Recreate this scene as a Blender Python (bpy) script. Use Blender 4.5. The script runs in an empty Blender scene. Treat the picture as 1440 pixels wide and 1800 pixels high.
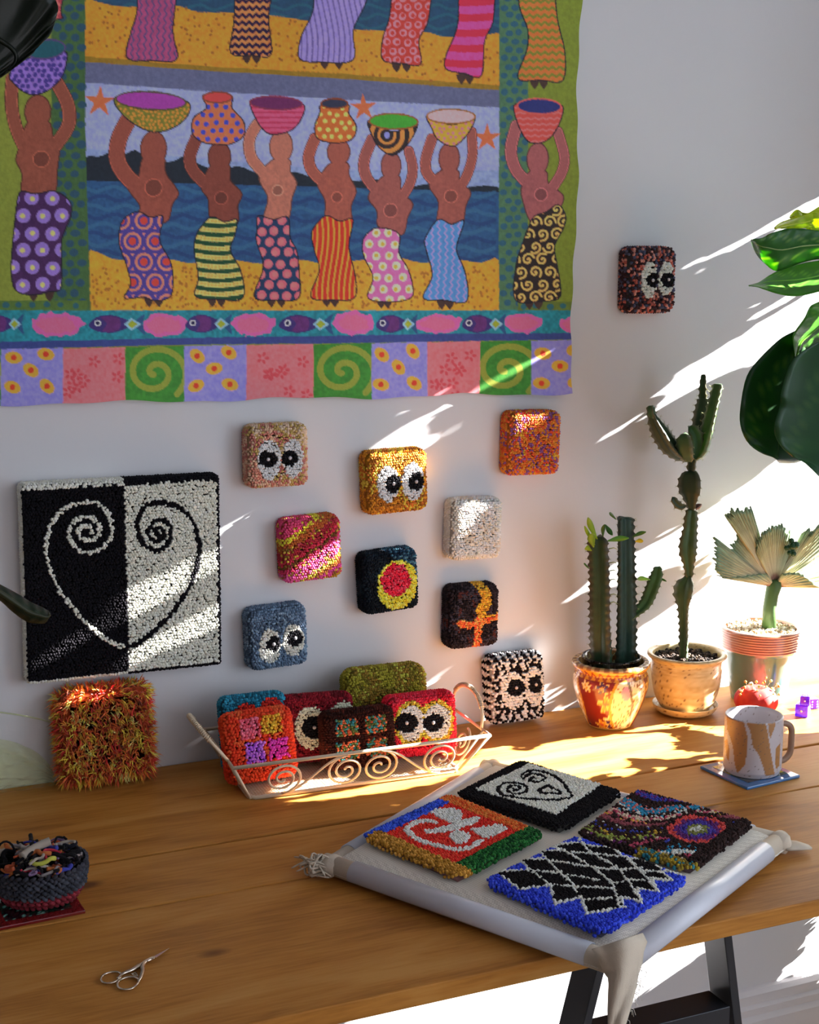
import bpy, math, random
import numpy as np
from mathutils import Vector, Matrix
random.seed(7); RNG = np.random.default_rng(11)
SC = bpy.context.scene
COL = SC.collection

# ------------------------------------------------------------------ camera, light, exposure
FPX = 2571.0; PITCH = math.radians(10.1); YAW = math.radians(23.7)
CAMP = Vector((0.0, -2.04, 1.5))
cd = bpy.data.cameras.new('camera'); cam = bpy.data.objects.new('camera', cd); COL.objects.link(cam)
cd.sensor_fit = 'HORIZONTAL'; cd.sensor_width = 24.0; cd.lens = FPX / 1440.0 * 24.0
cam.location = CAMP
cam.rotation_euler = (math.pi / 2 - PITCH, 0, -YAW)
cd.clip_start = 0.02
SC.camera = cam

TY, TZ, X0 = 0.15, 0.45, 1.90          # sunlight runs (-1, +TY, -TZ); X0 = plane of the shrub by the window
sd = bpy.data.lights.new('sun', 'SUN'); sun = bpy.data.objects.new('sun', sd); COL.objects.link(sun)
sun.rotation_euler = Vector((-1, TY, -TZ)).to_track_quat('-Z', 'Y').to_euler()
sd.energy = 92.0; sd.angle = math.radians(0.3); sd.color = (1.0, 0.95, 0.91)

w = bpy.data.worlds.new('sky'); SC.world = w; w.use_nodes = True
bg = w.node_tree.nodes['Background']; bg.inputs[0].default_value = (0.62, 0.76, 1.0, 1); bg.inputs[1].default_value = 0.8

ad = bpy.data.lights.new('window_light', 'AREA'); al = bpy.data.objects.new('window_light', ad); COL.objects.link(al)
ad.shape = 'RECTANGLE'; ad.size = 1.5; ad.size_y = 1.9; ad.energy = 19.0; ad.color = (0.72, 0.85, 1.0)
al.location = (2.26, -2.05, 1.35); al.rotation_euler = Vector((-1, 0.25, -0.1)).to_track_quat('-Z', 'Y').to_euler()
rd = bpy.data.lights.new('rear_fill_light', 'AREA'); rl = bpy.data.objects.new('rear_fill_light', rd); COL.objects.link(rl)  # fill added from behind the camera, not a known window
rd.shape = 'RECTANGLE'; rd.size = 1.6; rd.size_y = 1.3; rd.energy = 10.5; rd.color = (1.0, 0.93, 0.92)
rl.location = (1.3, -4.06, 1.35); rl.rotation_euler = Vector((-0.15, 1, -0.12)).to_track_quat('-Z', 'Y').to_euler()
SC.view_settings.view_transform = 'Standard'; SC.view_settings.look = 'None'
SC.view_settings.gamma = 1.0; SC.view_settings.exposure = 0.16; SC.view_settings.use_curve_mapping = False

# ------------------------------------------------------------------ measuring helpers (photo pixel -> point on a plane)
cp, sp_, cy_, sy_ = math.cos(PITCH), math.sin(PITCH), math.cos(YAW), math.sin(YAW)
def ray(px, py):
    x = (px - 720) / FPX; y = (py - 900) / FPX
    f = cp - y * sp_; d = sp_ + y * cp
    return np.array([f * sy_ + x * cy_, f * cy_ - x * sy_, -d])
def onw(px, py, y0=0.0):
    r = ray(px, py); t = (y0 - CAMP[1]) / r[1]; return Vector((r[0] * t, y0, CAMP[2] + r[2] * t))
def ont(px, py, z0=0.75):
    r = ray(px, py); t = (z0 - CAMP[2]) / r[2]; return Vector((r[0] * t, CAMP[1] + r[1] * t, z0))
def proj(P):
    P = np.asarray(P, float); d = P - np.array(CAMP)
    r = d[..., 0] * cy_ - d[..., 1] * sy_; h = d[..., 0] * sy_ + d[..., 1] * cy_
    f = h * cp - d[..., 2] * sp_; dn = -d[..., 2] * cp - h * sp_
    return np.stack([720 + FPX * r / f, 900 + FPX * dn / f], -1)

# ------------------------------------------------------------------ colour
def lin1(c):
    c = c / 255.0
    return c / 12.92 if c <= 0.04045 else ((c + 0.055) / 1.055) ** 2.4
def lin(r, g, b): return np.array([lin1(r), lin1(g), lin1(b)])
def alb(r, g, b, L=0.50):               # reflectance of a colour seen in the room's shade
    return np.clip(lin(r, g, b) / L, 0.0, 0.88)

# ------------------------------------------------------------------ materials
def new_mat(name):
    m = bpy.data.materials.new(name); m.use_nodes = True
    return m, m.node_tree, m.node_tree.nodes['Principled BSDF']
def setp(b, **k):
    for a, v in k.items():
        n = a.replace('_', ' ')
        if n in b.inputs: b.inputs[n].default_value = v
def add_bump(nt, b, scale=200.0, strength=0.2, dist=0.001, detail=4.0, coord='Object', stretch=None):
    tc = nt.nodes.new('ShaderNodeTexCoord'); n = nt.nodes.new('ShaderNodeTexNoise'); bp = nt.nodes.new('ShaderNodeBump')
    n.inputs['Scale'].default_value = scale; n.inputs['Detail'].default_value = detail
    src = tc.outputs[coord]
    if stretch:
        mp = nt.nodes.new('ShaderNodeMapping'); mp.inputs['Scale'].default_value = stretch
        nt.links.new(src, mp.inputs[0]); src = mp.outputs[0]
    nt.links.new(src, n.inputs['Vector'])
    bp.inputs['Strength'].default_value = strength; bp.inputs['Distance'].default_value = dist
    nt.links.new(n.outputs[0], bp.inputs['Height']); nt.links.new(bp.outputs[0], b.inputs['Normal'])
    return n
def mat_vc(name, rough=0.8, bump=0.0, bscale=400.0, spec=0.3, coat=0.0, sheen=0.0, transl=0.0):
    m, nt, b = new_mat(name)
    at = nt.nodes.new('ShaderNodeAttribute'); at.attribute_name = 'Col'
    nt.links.new(at.outputs['Color'], b.inputs['Base Color'])
    setp(b, Roughness=rough, Specular_IOR_Level=spec, Coat_Weight=coat, Sheen_Weight=sheen, Coat_Roughness=0.1)
    if bump: add_bump(nt, b, bscale, bump)
    if transl:
        tr = nt.nodes.new('ShaderNodeBsdfTranslucent'); mx = nt.nodes.new('ShaderNodeMixShader')
        hs = nt.nodes.new('ShaderNodeMix'); hs.data_type = 'RGBA'; hs.blend_type = 'MULTIPLY'; hs.inputs[0].default_value = 1.0
        nt.links.new(at.outputs['Color'], hs.inputs[6]); hs.inputs[7].default_value = (3.2, 3.0, 0.6, 1)
        nt.links.new(hs.outputs[2], tr.inputs['Color'])
        mx.inputs[0].default_value = transl
        nt.links.new(b.outputs[0], mx.inputs[1]); nt.links.new(tr.outputs[0], mx.inputs[2])
        nt.links.new(mx.outputs[0], nt.nodes['Material Output'].inputs['Surface'])
    return m
def mat_c(name, col, rough=0.6, metal=0.0, spec=0.4, bump=0.0, bscale=200.0, coat=0.0, trans=0.0, ior=1.45, dist=0.001, var=None):
    m, nt, b = new_mat(name)
    setp(b, Base_Color=(*col, 1), Roughness=rough, Metallic=metal, Specular_IOR_Level=spec, Coat_Weight=coat, Transmission_Weight=trans, IOR=ior)
    if bump: add_bump(nt, b, bscale, bump, dist)
    if var:
        tc = nt.nodes.new('ShaderNodeTexCoord'); n = nt.nodes.new('ShaderNodeTexNoise'); n.inputs['Scale'].default_value = var[1]
        n.inputs['Detail'].default_value = 6
        cr = nt.nodes.new('ShaderNodeValToRGB'); cr.color_ramp.elements[0].position = 0.35; cr.color_ramp.elements[1].position = 0.65
        cr.color_ramp.elements[0].color = (*col, 1); cr.color_ramp.elements[1].color = (*var[0], 1)
        nt.links.new(tc.outputs['Object'], n.inputs['Vector']); nt.links.new(n.outputs[0], cr.inputs[0]); nt.links.new(cr.outputs[0], b.inputs['Base Color'])
    return m

M = {}
M['yarn'] = mat_vc('loop_yarn', 0.9, 0.25, 900.0, 0.08, sheen=0.05)
M['shag'] = mat_vc('shaggy_yarn', 0.7, 0, 0, 0.3, sheen=0.2)
M['cloth'] = mat_vc('painted_canvas', 0.62, 0.25, 700.0, 0.35)
M['leaf'] = mat_vc('glossy_leaf', 0.36, 0.25, 90.0, 0.45, transl=0.38)
M['shrub'] = mat_c('shrub_leaf', (0.02, 0.05, 0.015), 0.6)
M['cactus'] = mat_vc('cactus_skin', 0.5, 0.3, 260.0, 0.4)
M['crest'] = mat_vc('crest_skin', 0.6, 0.35, 300.0, 0.3)
M['glaze'] = mat_vc('painted_glaze', 0.22, 0.08, 120.0, 0.5, coat=0.5)
M['stone'] = mat_vc('speckled_stoneware', 0.4, 0.15, 300.0, 0.4, coat=0.15)
M['soil'] = mat_vc('potting_soil', 0.95)
M['wire'] = mat_c('cream_painted_wire', tuple(lin(226, 206, 178) * 0.95), 0.4, spec=0.4)
M['chrome'] = mat_c('polished_steel', (0.62, 0.52, 0.42), 0.2, metal=1.0)
M['steel'] = mat_c('black_painted_steel', (0.024, 0.028, 0.036), 0.32, spec=0.6)
M['plastic'] = mat_c('white_plastic_tube', (0.66, 0.67, 0.74), 0.27, spec=0.5)
M['monk'] = None
M['white'] = mat_c('white_thread', (0.7, 0.66, 0.6), 0.8)
M['pip'] = mat_c('white_pip', (0.85, 0.8, 0.95), 0.4)
M['spine'] = mat_c('pale_spine', (0.35, 0.36, 0.16), 0.6)

def wood_mat(name, c1, c2, c3, off):
    m, nt, b = new_mat(name); N = nt.nodes.new; Lk = nt.links.new
    tc = N('ShaderNodeTexCoord'); mp = N('ShaderNodeMapping'); mp.inputs['Location'].default_value = (off, off * 3.1, 0); mp.inputs['Scale'].default_value = (1.5, 7.0, 7.0)
    Lk(tc.outputs['Object'], mp.inputs[0])
    n1 = N('ShaderNodeTexNoise'); n1.inputs['Scale'].default_value = 2.2; n1.inputs['Detail'].default_value = 5; n1.inputs['Distortion'].default_value = 0.9
    Lk(mp.outputs[0], n1.inputs['Vector'])
    mp2 = N('ShaderNodeMapping'); mp2.inputs['Location'].default_value = (off * 2, 0, 0); mp2.inputs['Scale'].default_value = (7.0, 90.0, 90.0); Lk(tc.outputs['Object'], mp2.inputs[0])
    n2 = N('ShaderNodeTexNoise'); n2.inputs['Scale'].default_value = 3.0; n2.inputs['Detail'].default_value = 6; Lk(mp2.outputs[0], n2.inputs['Vector'])
    ad_ = N('ShaderNodeMath'); ad_.operation = 'MULTIPLY_ADD'; ad_.inputs[1].default_value = 0.38; Lk(n2.outputs[0], ad_.inputs[0]); Lk(n1.outputs[0], ad_.inputs[2])
    cr = N('ShaderNodeValToRGB'); e = cr.color_ramp.elements
    e[0].position = 0.46; e[0].color = (*[q * .8 for q in c1], 1); e[1].position = 0.88; e[1].color = (*c3, 1); k = cr.color_ramp.elements.new(0.68); k.color = (*c2, 1)
    Lk(ad_.outputs[0], cr.inputs[0])
    # small knots
    vo = N('ShaderNodeTexVoronoi'); vo.inputs['Scale'].default_value = 3.6; vo.inputs['Randomness'].default_value = 1.0
    mp3 = N('ShaderNodeMapping'); mp3.inputs['Scale'].default_value = (0.8, 1.6, 1.0); mp3.inputs['Location'].default_value = (off * 5, off, 0); Lk(tc.outputs['Object'], mp3.inputs[0]); Lk(mp3.outputs[0], vo.inputs['Vector'])
    kr = N('ShaderNodeValToRGB'); kr.color_ramp.elements[0].position = 0.035; kr.color_ramp.elements[0].color = (1, 1, 1, 1); kr.color_ramp.elements[1].position = 0.075; kr.color_ramp.elements[1].color = (0, 0, 0, 1)
    Lk(vo.outputs['Distance'], kr.inputs[0])
    mx = N('ShaderNodeMix'); mx.data_type = 'RGBA'; Lk(kr.outputs[0], mx.inputs[0]); Lk(cr.outputs[0], mx.inputs[6]); mx.inputs[7].default_value = (0.16, 0.06, 0.02, 1)
    Lk(mx.outputs[2], b.inputs['Base Color'])
    setp(b, Roughness=0.48, Specular_IOR_Level=0.13)
    bp = N('ShaderNodeBump'); bp.inputs['Strength'].default_value = 0.12; bp.inputs['Distance'].default_value = 0.001; Lk(n2.outputs[0], bp.inputs['Height']); Lk(bp.outputs[0], b.inputs['Normal'])
    return m
WOODS = [wood_mat('pine_board', (0.38, 0.14, 0.024), (0.50, 0.21, 0.040), (0.58, 0.28, 0.070), o) for o in (1.3, 4.7, 9.1)]

def wall_mat(name, c):
    m, nt, b = new_mat(name)
    tc = nt.nodes.new('ShaderNodeTexCoord'); n = nt.nodes.new('ShaderNodeTexNoise'); n.inputs['Scale'].default_value = 2.5; n.inputs['Detail'].default_value = 3
    cr = nt.nodes.new('ShaderNodeValToRGB'); cr.color_ramp.elements[0].color = (*[x * 0.95 for x in c], 1); cr.color_ramp.elements[1].color = (*c, 1)
    nt.links.new(tc.outputs['Object'], n.inputs['Vector']); nt.links.new(n.outputs[0], cr.inputs[0]); nt.links.new(cr.outputs[0], b.inputs['Base Color'])
    add_bump(nt, b, 60.0, 0.12, 0.002); setp(b, Roughness=0.75, Specular_IOR_Level=0.25)
    return m
M['wall'] = wall_mat('white_painted_plaster', (0.775, 0.775, 0.795))
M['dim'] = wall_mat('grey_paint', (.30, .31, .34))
M['ceiling'] = wall_mat('ceiling_paint', (0.5, 0.5, 0.52))
M['trim'] = mat_c('white_gloss_trim', (0.78, 0.76, 0.78), 0.4)
M['floor'] = wood_mat('oak_floor', (0.34, 0.22, 0.13), (0.42, 0.29, 0.18), (0.5, 0.36, 0.24), 2.2)

# ------------------------------------------------------------------ mesh helpers
def link(o, parent=None):
    COL.objects.link(o)
    if parent is not None: o.parent = parent
    return o
def fast_mesh(name, V, F, C=None, mat=None, parent=None, smooth=True):
    V = np.asarray(V, np.float32); F = np.asarray(F, np.int32); k = F.shape[1]
    me = bpy.data.meshes.new(name)
    me.vertices.add(len(V)); me.vertices.foreach_set('co', V.ravel())
    me.loops.add(F.size); me.loops.foreach_set('vertex_index', F.ravel())
    me.polygons.add(len(F)); me.polygons.foreach_set('loop_start', np.arange(0, F.size, k, dtype=np.int32))
    me.update(calc_edges=True)
    if smooth: me.polygons.foreach_set('use_smooth', np.ones(len(F), bool))
    if C is not None:
        C = np.asarray(C, np.float32)
        if C.ndim == 1: C = np.tile(C, (len(V), 1))
        a = me.color_attributes.new('Col', 'FLOAT_COLOR', 'POINT')
        a.data.foreach_set('color', np.concatenate([C, np.ones((len(C), 1), np.float32)], 1).ravel())
    me.validate()
    o = bpy.data.objects.new(name, me)
    if mat: me.materials.append(mat)
    return link(o, parent)
class MB:
    """collects polygons of any size, with a colour per vertex"""
    def __init__(s): s.v = []; s.f = []; s.c = []
    def add(s, V, F, col=(1, 1, 1)):
        b = len(s.v); V = [tuple(p) for p in V]
        s.v += V; s.f += [tuple(b + i for i in f) for f in F]
        col = np.asarray(col, float)
        s.c += [tuple(col)] * len(V) if col.ndim == 1 else [tuple(q) for q in col]
    def box(s, lo, hi, col=(1, 1, 1)):
        x0, y0, z0 = lo; x1, y1, z1 = hi
        V = [(x0, y0, z0), (x1, y0, z0), (x1, y1, z0), (x0, y1, z0), (x0, y0, z1), (x1, y0, z1), (x1, y1, z1), (x0, y1, z1)]
        s.add(V, [(0, 3, 2, 1), (4, 5, 6, 7), (0, 1, 5, 4), (1, 2, 6, 5), (2, 3, 7, 6), (3, 0, 4, 7)], col)
    def tube(s, pts, r, n=8, col=(1, 1, 1), cap=True, closed=False):
        pts = [Vector(p) for p in pts]; m = len(pts); rs = [r] * m if not hasattr(r, '__len__') else r
        V = []; F = []; up = None
        for i, p in enumerate(pts):
            if closed: t = (pts[(i + 1) % m] - pts[i - 1])
            else: t = pts[min(i + 1, m - 1)] - pts[max(i - 1, 0)]
            if t.length < 1e-9: t = Vector((0, 0, 1))
            t.normalize()
            if up is None:
                up = Vector((0, 0, 1)) if abs(t.z) < 0.9 else Vector((1, 0, 0))
            a = (up - t * up.dot(t))
            if a.length < 1e-6: a = Vector((1, 0, 0)) - t * t.x
            a.normalize(); up = a; b = t.cross(a)
            for k in range(n):
                an = 2 * math.pi * k / n; V.append(p + (a * math.cos(an) + b * math.sin(an)) * rs[i])
        for i in range(m if closed else m - 1):
            j = (i + 1) % m
            for k in range(n): F.append((i * n + k, i * n + (k + 1) % n, j * n + (k + 1) % n, j * n + k))
        if cap and not closed: F += [tuple(range(n - 1, -1, -1)), tuple((m - 1) * n + k for k in range(n))]
        s.add(V, F, col)
    def lathe(s, prof, n=48, col=(1, 1, 1), c=(0, 0, 0), cap_top=False, cap_bot=True):
        V = []; F = []
        for r, z in prof:
            for k in range(n):
                a = 2 * math.pi * k / n; V.append((c[0] + r * math.cos(a), c[1] + r * math.sin(a), c[2] + z))
        for i in range(len(prof) - 1):
            for k in range(n): F.append((i * n + k, i * n + (k + 1) % n, (i + 1) * n + (k + 1) % n, (i + 1) * n + k))
        if cap_bot: F.append(tuple(range(n - 1, -1, -1)))
        if cap_top: F.append(tuple((len(prof) - 1) * n + k for k in range(n)))
        s.add(V, F, col)
    def ball(s, c, r, col=(1, 1, 1), n=8, sc=(1, 1, 1)):
        V = [(c[0], c[1], c[2] + r * sc[2])]; F = []; R = n // 2
        for i in range(1, R):
            p = math.pi * i / R
            for k in range(n):
                a = 2 * math.pi * k / n
                V.append((c[0] + r * sc[0] * math.sin(p) * math.cos(a), c[1] + r * sc[1] * math.sin(p) * math.sin(a), c[2] + r * sc[2] * math.cos(p)))
        V.append((c[0], c[1], c[2] - r * sc[2])); L = len(V) - 1
        for k in range(n): F.append((0, 1 + k, 1 + (k + 1) % n)); F.append((L, 1 + (R - 2) * n + (k + 1) % n, 1 + (R - 2) * n + k))
        for i in range(R - 2):
            for k in range(n): F.append((1 + i * n + k, 1 + (i + 1) * n + k, 1 + (i + 1) * n + (k + 1) % n, 1 + i * n + (k + 1) % n))
        s.add(V, F, col)
    def build(s, name, mat, parent=None, smooth=True, bevel=0):
        me = bpy.data.meshes.new(name); me.from_pydata([tuple(map(float, p)) for p in s.v], [], s.f); me.update()
        if smooth: me.polygons.foreach_set('use_smooth', [True] * len(me.polygons))
        a = me.color_attributes.new('Col', 'FLOAT_COLOR', 'POINT')
        a.data.foreach_set('color', np.concatenate([np.array(s.c, np.float32), np.ones((len(s.c), 1), np.float32)], 1).ravel())
        me.materials.append(mat)
        o = link(bpy.data.objects.new(name, me), parent)
        if bevel:
            md = o.modifiers.new('bevel', 'BEVEL'); md.width = bevel; md.segments = 2; md.limit_method = 'ANGLE'
        return o
def tag(o, label=None, cat=None, group=None, kind=None):
    if label: o['label'] = label
    if cat: o['category'] = cat
    if group: o['group'] = group
    if kind: o['kind'] = kind
    return o
def empty(name, loc=(0, 0, 0), rot=(0, 0, 0)):
    o = link(bpy.data.objects.new(name, None)); o.location = loc; o.rotation_euler = rot; o.empty_display_size = 0.02
    return o
def spline(pts, n=8, closed=False):
    """Catmull-Rom through points"""
    P = [np.array(p, float) for p in pts]; m = len(P); out = []
    rng = range(m) if closed else range(m - 1)
    for i in rng:
        if closed: a, b, c, d = P[i - 1], P[i], P[(i + 1) % m], P[(i + 2) % m]
        else: a, b, c, d = P[max(i - 1, 0)], P[i], P[i + 1], P[min(i + 2, m - 1)]
        for k in range(n):
            t = k / n
            out.append(0.5 * ((2 * b) + (-a + c) * t + (2 * a - 5 * b + 4 * c - d) * t * t + (-a + 3 * b - 3 * c + d) * t ** 3))
    if not closed: out.append(P[-1])
    return np.array(out)
def inpoly(x, y, poly):
    x = np.asarray(x); y = np.asarray(y); r = np.zeros(x.shape, bool); n = len(poly)
    for i in range(n):
        x0, y0 = poly[i]; x1, y1 = poly[(i + 1) % n]
        c = ((y0 > y) != (y1 > y))
        r ^= c & (x < (x1 - x0) * (y - y0) / ((y1 - y0) if y1 != y0 else 1e-9) + x0)
    return r
def dist_path(x, y, path):
    d = np.full(np.shape(x), 1e9); path = np.asarray(path, float)
    for (x0, y0), (x1, y1) in zip(path[:-1], path[1:]):
        dx, dy = x1 - x0, y1 - y0; L = dx * dx + dy * dy + 1e-12
        t = np.clip(((x - x0) * dx + (y - y0) * dy) / L, 0, 1)
        d = np.minimum(d, np.hypot(x - x0 - t * dx, y - y0 - t * dy))
    return d
_G = np.random.default_rng(3).random((64, 64))
def vnoise(x, y, s=1.0, seed=0):
    x = np.asarray(x) * s + seed * 7.31 + 100; y = np.asarray(y) * s + seed * 3.77 + 100
    xi = np.floor(x).astype(int); yi = np.floor(y).astype(int); fx = x - xi; fy = y - yi
    fx = fx * fx * (3 - 2 * fx); fy = fy * fy * (3 - 2 * fy); g = lambda a, b: _G[a % 64, b % 64]
    return (g(xi, yi) * (1 - fx) + g(xi + 1, yi) * fx) * (1 - fy) + (g(xi, yi + 1) * (1 - fx) + g(xi + 1, yi + 1) * fx) * fy

# yarn loops: one small bead each, gathered per colour field
_bt = [(0, 0, 1.0)] + [(0.72 * math.cos(a), 0.72 * math.sin(a), 0.62) for a in np.arange(6) * math.pi / 3] + [(math.cos(a), math.sin(a), -0.15) for a in np.arange(6) * math.pi / 3]
BT = np.array(_bt); BF = []
for k in range(6):
    j = (k + 1) % 6; BF += [(0, 1 + k, 1 + j), (1 + k, 7 + k, 7 + j), (1 + k, 7 + j, 1 + j)]
BF = np.array(BF)
def beads(name, P, N, r, h, C, parent, elong=1.25, ang=None, mat=None):
    P = np.asarray(P, float); n = len(P)
    if n == 0: return None
    N = np.asarray(N, float); N = np.tile(N, (n, 1)) if N.ndim == 1 else N
    ref = np.where(np.abs(N[:, 2:3]) < 0.9, np.array([[0, 0, 1.0]]), np.array([[1.0, 0, 0]]))
    T = np.cross(N, ref); T /= np.linalg.norm(T, axis=1, keepdims=True); B = np.cross(N, T)
    a = RNG.uniform(0, math.pi, n) if ang is None else np.broadcast_to(ang, (n,)) + RNG.normal(0, 0.25, n)
    T2 = T * np.cos(a)[:, None] + B * np.sin(a)[:, None]; B2 = np.cross(N, T2)
    rr = r * RNG.uniform(0.85, 1.15, n)[:, None, None]; hh = h * RNG.uniform(0.8, 1.2, n)[:, None, None]
    V = P[:, None] + T2[:, None] * BT[None, :, 0:1] * rr * elong + B2[:, None] * BT[None, :, 1:2] * rr + N[:, None] * BT[None, :, 2:3] * hh
    F = (BF[None] + (np.arange(n) * len(BT))[:, None, None]).reshape(-1, 3)
    C = np.asarray(C, float); C = np.tile(C, (n, 1)) if C.ndim == 1 else C
    C = np.clip(C * RNG.uniform(0.86, 1.12, (n, 1)), 0, 0.9)
    o = fast_mesh(name, V.reshape(-1, 3), F, np.repeat(C, len(BT), 0), mat or M['yarn'], parent)
    o['kind'] = 'stuff'
    return o
def mixc(sel, *cols):
    """pick colours by a 0..1 array"""
    cols = np.array(cols); i = np.clip((sel * len(cols)).astype(int), 0, len(cols) - 1); return cols[i]

# ------------------------------------------------------------------ the setting
def struct(name, mb, mat, **k):
    o = mb.build(name, mat, None, smooth=False, **k); o['kind'] = 'structure'; return o
b = MB(); b.box((-1.7, 0, -0.02), (2.42, 0.12, 2.7)); struct('wall_back', b, M['wall'])
b = MB(); b.box((-1.7, -4.1, -0.06), (2.42, 0.0, -0.001)); struct('floor', b, M['floor'])
b = MB(); b.box((-1.7, -4.1, 2.6), (2.42, 0.0, 2.7)); struct('ceiling', b, M['ceiling'])
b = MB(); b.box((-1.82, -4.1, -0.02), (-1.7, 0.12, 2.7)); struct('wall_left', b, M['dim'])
b = MB()
for lo, hi in (((-1.7, -0.02), (.5, 2.7)), ((2.1, -0.02), (2.42, 2.7)), ((.5, -0.02), (2.1, .9)), ((.5, 2.2), (2.1, 2.7))): b.box((lo[0], -4.22, lo[1]), (hi[0], -4.1, hi[1]))
struct('wall_rear', b, M['wall'])
b = MB()
for x0, x1, z0, z1 in ((.5, .54, .9, 2.2), (2.06, 2.1, .9, 2.2), (1.28, 1.32, .9, 2.2), (.54, 2.06, .9, .94), (.54, 2.06, 2.16, 2.2)): b.box((x0, -4.18, z0), (x1, -4.13, z1))
struct('rear_fill_window', b, M['trim'])  # window frame added to go with the rear fill light
b = MB()
b.box((2.3, -4.1, 0), (2.42, -2.9, 2.6)); b.box((2.3, -1.25, 0), (2.42, -0.64, 2.6)); b.box((2.3, -2.9, 0), (2.42, -1.25, 0.35)); b.box((2.3, -2.9, 2.35), (2.42, -1.25, 2.6)); b.box((2.3, -0.64, 2.35), (2.42, 0, 2.6))
struct('wall_right', b, M['wall'])
b = MB(); b.box((4.0, -4.2, -.02), (4.12, -1.2, 3.5)); struct('sun_block_wall', b, M['wall'])      # unseen wall added outside to keep sun out of the second window
b = MB()
for y0, y1, z0 in ((-2.9, -1.25, 0.35), (-0.64, 0.0, 0.0)):
    for lo, hi in (((2.33, y0, z0), (2.38, y0 + 0.03, 2.35)), ((2.33, y1 - 0.012, z0), (2.38, y1, 2.35)), ((2.33, y0, z0), (2.38, y1, z0 + 0.03)), ((2.33, y0, 2.32), (2.38, y1, 2.35))): b.box(lo, hi)
b.box((2.33, -2.09, 0.35), (2.38, -2.06, 2.35))
struct('window_1', b, M['trim'])
b = MB(); prof = [(0, 0), (-0.022, 0), (-0.022, 0.105), (-0.017, 0.115), (-0.017, 0.128), (-0.012, 0.134), (-0.012, 0.152), (-0.006, 0.160), (0, 0.164)]
V = [(x, y, z) for x in (-1.7, 2.3) for y, z in prof]; n = len(prof)
b.add(V, [(i, i + 1, n + i + 1, n + i) for i in range(n - 1)] + [tuple(range(n - 1, -1, -1)), tuple(range(n, 2 * n))])
struct('baseboard_back', b, M['trim'])

# ------------------------------------------------------------------ table
table = empty('work_table', (0.75, -0.38, 0.0)); tag(table, 'long pine plank table pushed against the white wall', 'table')
def plank(x0, x1, y0, y1, mat, i):
    b = MB(); b.box((x0 - .75, y0 + .38, 0.728), (x1 - .75, y1 + .38, 0.75)); return b.build('plank', mat, table, smooth=False, bevel=0.0016)
plank(-0.4, 1.8, -0.3085, 0.0 - 0.002, WOODS[0], 0); plank(-0.4, 1.8, -0.4562, -0.3150, WOODS[1], 1); plank(-0.4, 1.8, -0.757, -0.4592, WOODS[2], 2)
M['seam_shade'] = mat_c('seam_shade_dark', (.03, .018, .01), .9)  # dark strips added under the plank seams so the gaps look shaded
for y0, y1 in ((-.345, -.28), (-.485, -.43)): b = MB(); b.box((-1.14, y0 + .38, .712), (1.04, y1 + .38, .727)); b.build('seam_shade', M['seam_shade'], table, smooth=False)
def trestle(cx, yf):
    for s, xt, xb in ((-1, -0.075, -0.26), (1, 0.075, 0.20)):
        b = MB(); V = []
        for z, x in ((0.728, xt), (0.0, xb)):
            for dx, dy in ((-0.006, 0), (0.006, 0), (0.006, 0.05), (-0.006, 0.05)): V.append((cx + x + dx - .75, yf + dy + .38, z))
        b.add(V, [(0, 1, 2, 3), (7, 6, 5, 4), (0, 4, 5, 1), (1, 5, 6, 2), (2, 6, 7, 3), (3, 7, 4, 0)]); b.build('leg', M['steel'], table, smooth=False, bevel=0.001)
    b = MB(); b.box((cx - 0.105 - .75, yf + 0.002 + .38, 0.50), (cx + 0.098 - .75, yf + 0.048 + .38, 0.548)); b.build('crossbar', M['steel'], table, smooth=False, bevel=0.001)
trestle(0.975, -0.62); trestle(-0.15, -0.62)

# ------------------------------------------------------------------ painted wall cloth
SS = 2; CX0, CY0, CW, CH = -190, -200, 1230, 940            # canvas in photo pixels of the cloth
cv = np.zeros((CH * SS, CW * SS, 3), np.float32)
YY, XX = np.mgrid[0:CH * SS, 0:CW * SS]; XX = XX / SS + CX0; YY = YY / SS + CY0
XX = XX.astype(np.float32); YY = YY.astype(np.float32)
def bb(x0, y0, x1, y1):
    a = max(0, int((x0 - CX0) * SS)); b_ = min(CW * SS, int((x1 - CX0) * SS) + 2); c = max(0, int((y0 - CY0) * SS)); d = min(CH * SS, int((y1 - CY0) * SS) + 2)
    return slice(c, max(c, d)), slice(a, max(a, b_))
def D(c): return lin(*c)
def fill(poly, col, sm=0, tex=0.12, clip=None):
    P = spline(poly, sm, True) if sm else np.array(poly, float)
    sl = bb(P[:, 0].min(), P[:, 1].min(), P[:, 0].max(), P[:, 1].max()); x = XX[sl]; y = YY[sl]
    if x.size == 0: return
    m = inpoly(x, y, P)
    if clip is not None: m &= clip[sl]
    c = D(col); t = 1 + tex * (vnoise(x, y, 0.22, 1) - 0.5) * 2
    cv[sl][m] = (c[None] * t[m][:, None])
    return m, sl
def mask(poly, sm=6):
    P = spline(poly, sm, True) if sm else np.array(poly, float); m = np.zeros(XX.shape, bool)
    sl = bb(P[:, 0].min(), P[:, 1].min(), P[:, 0].max(), P[:, 1].max()); m[sl] = inpoly(XX[sl], YY[sl], P); return m
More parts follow.
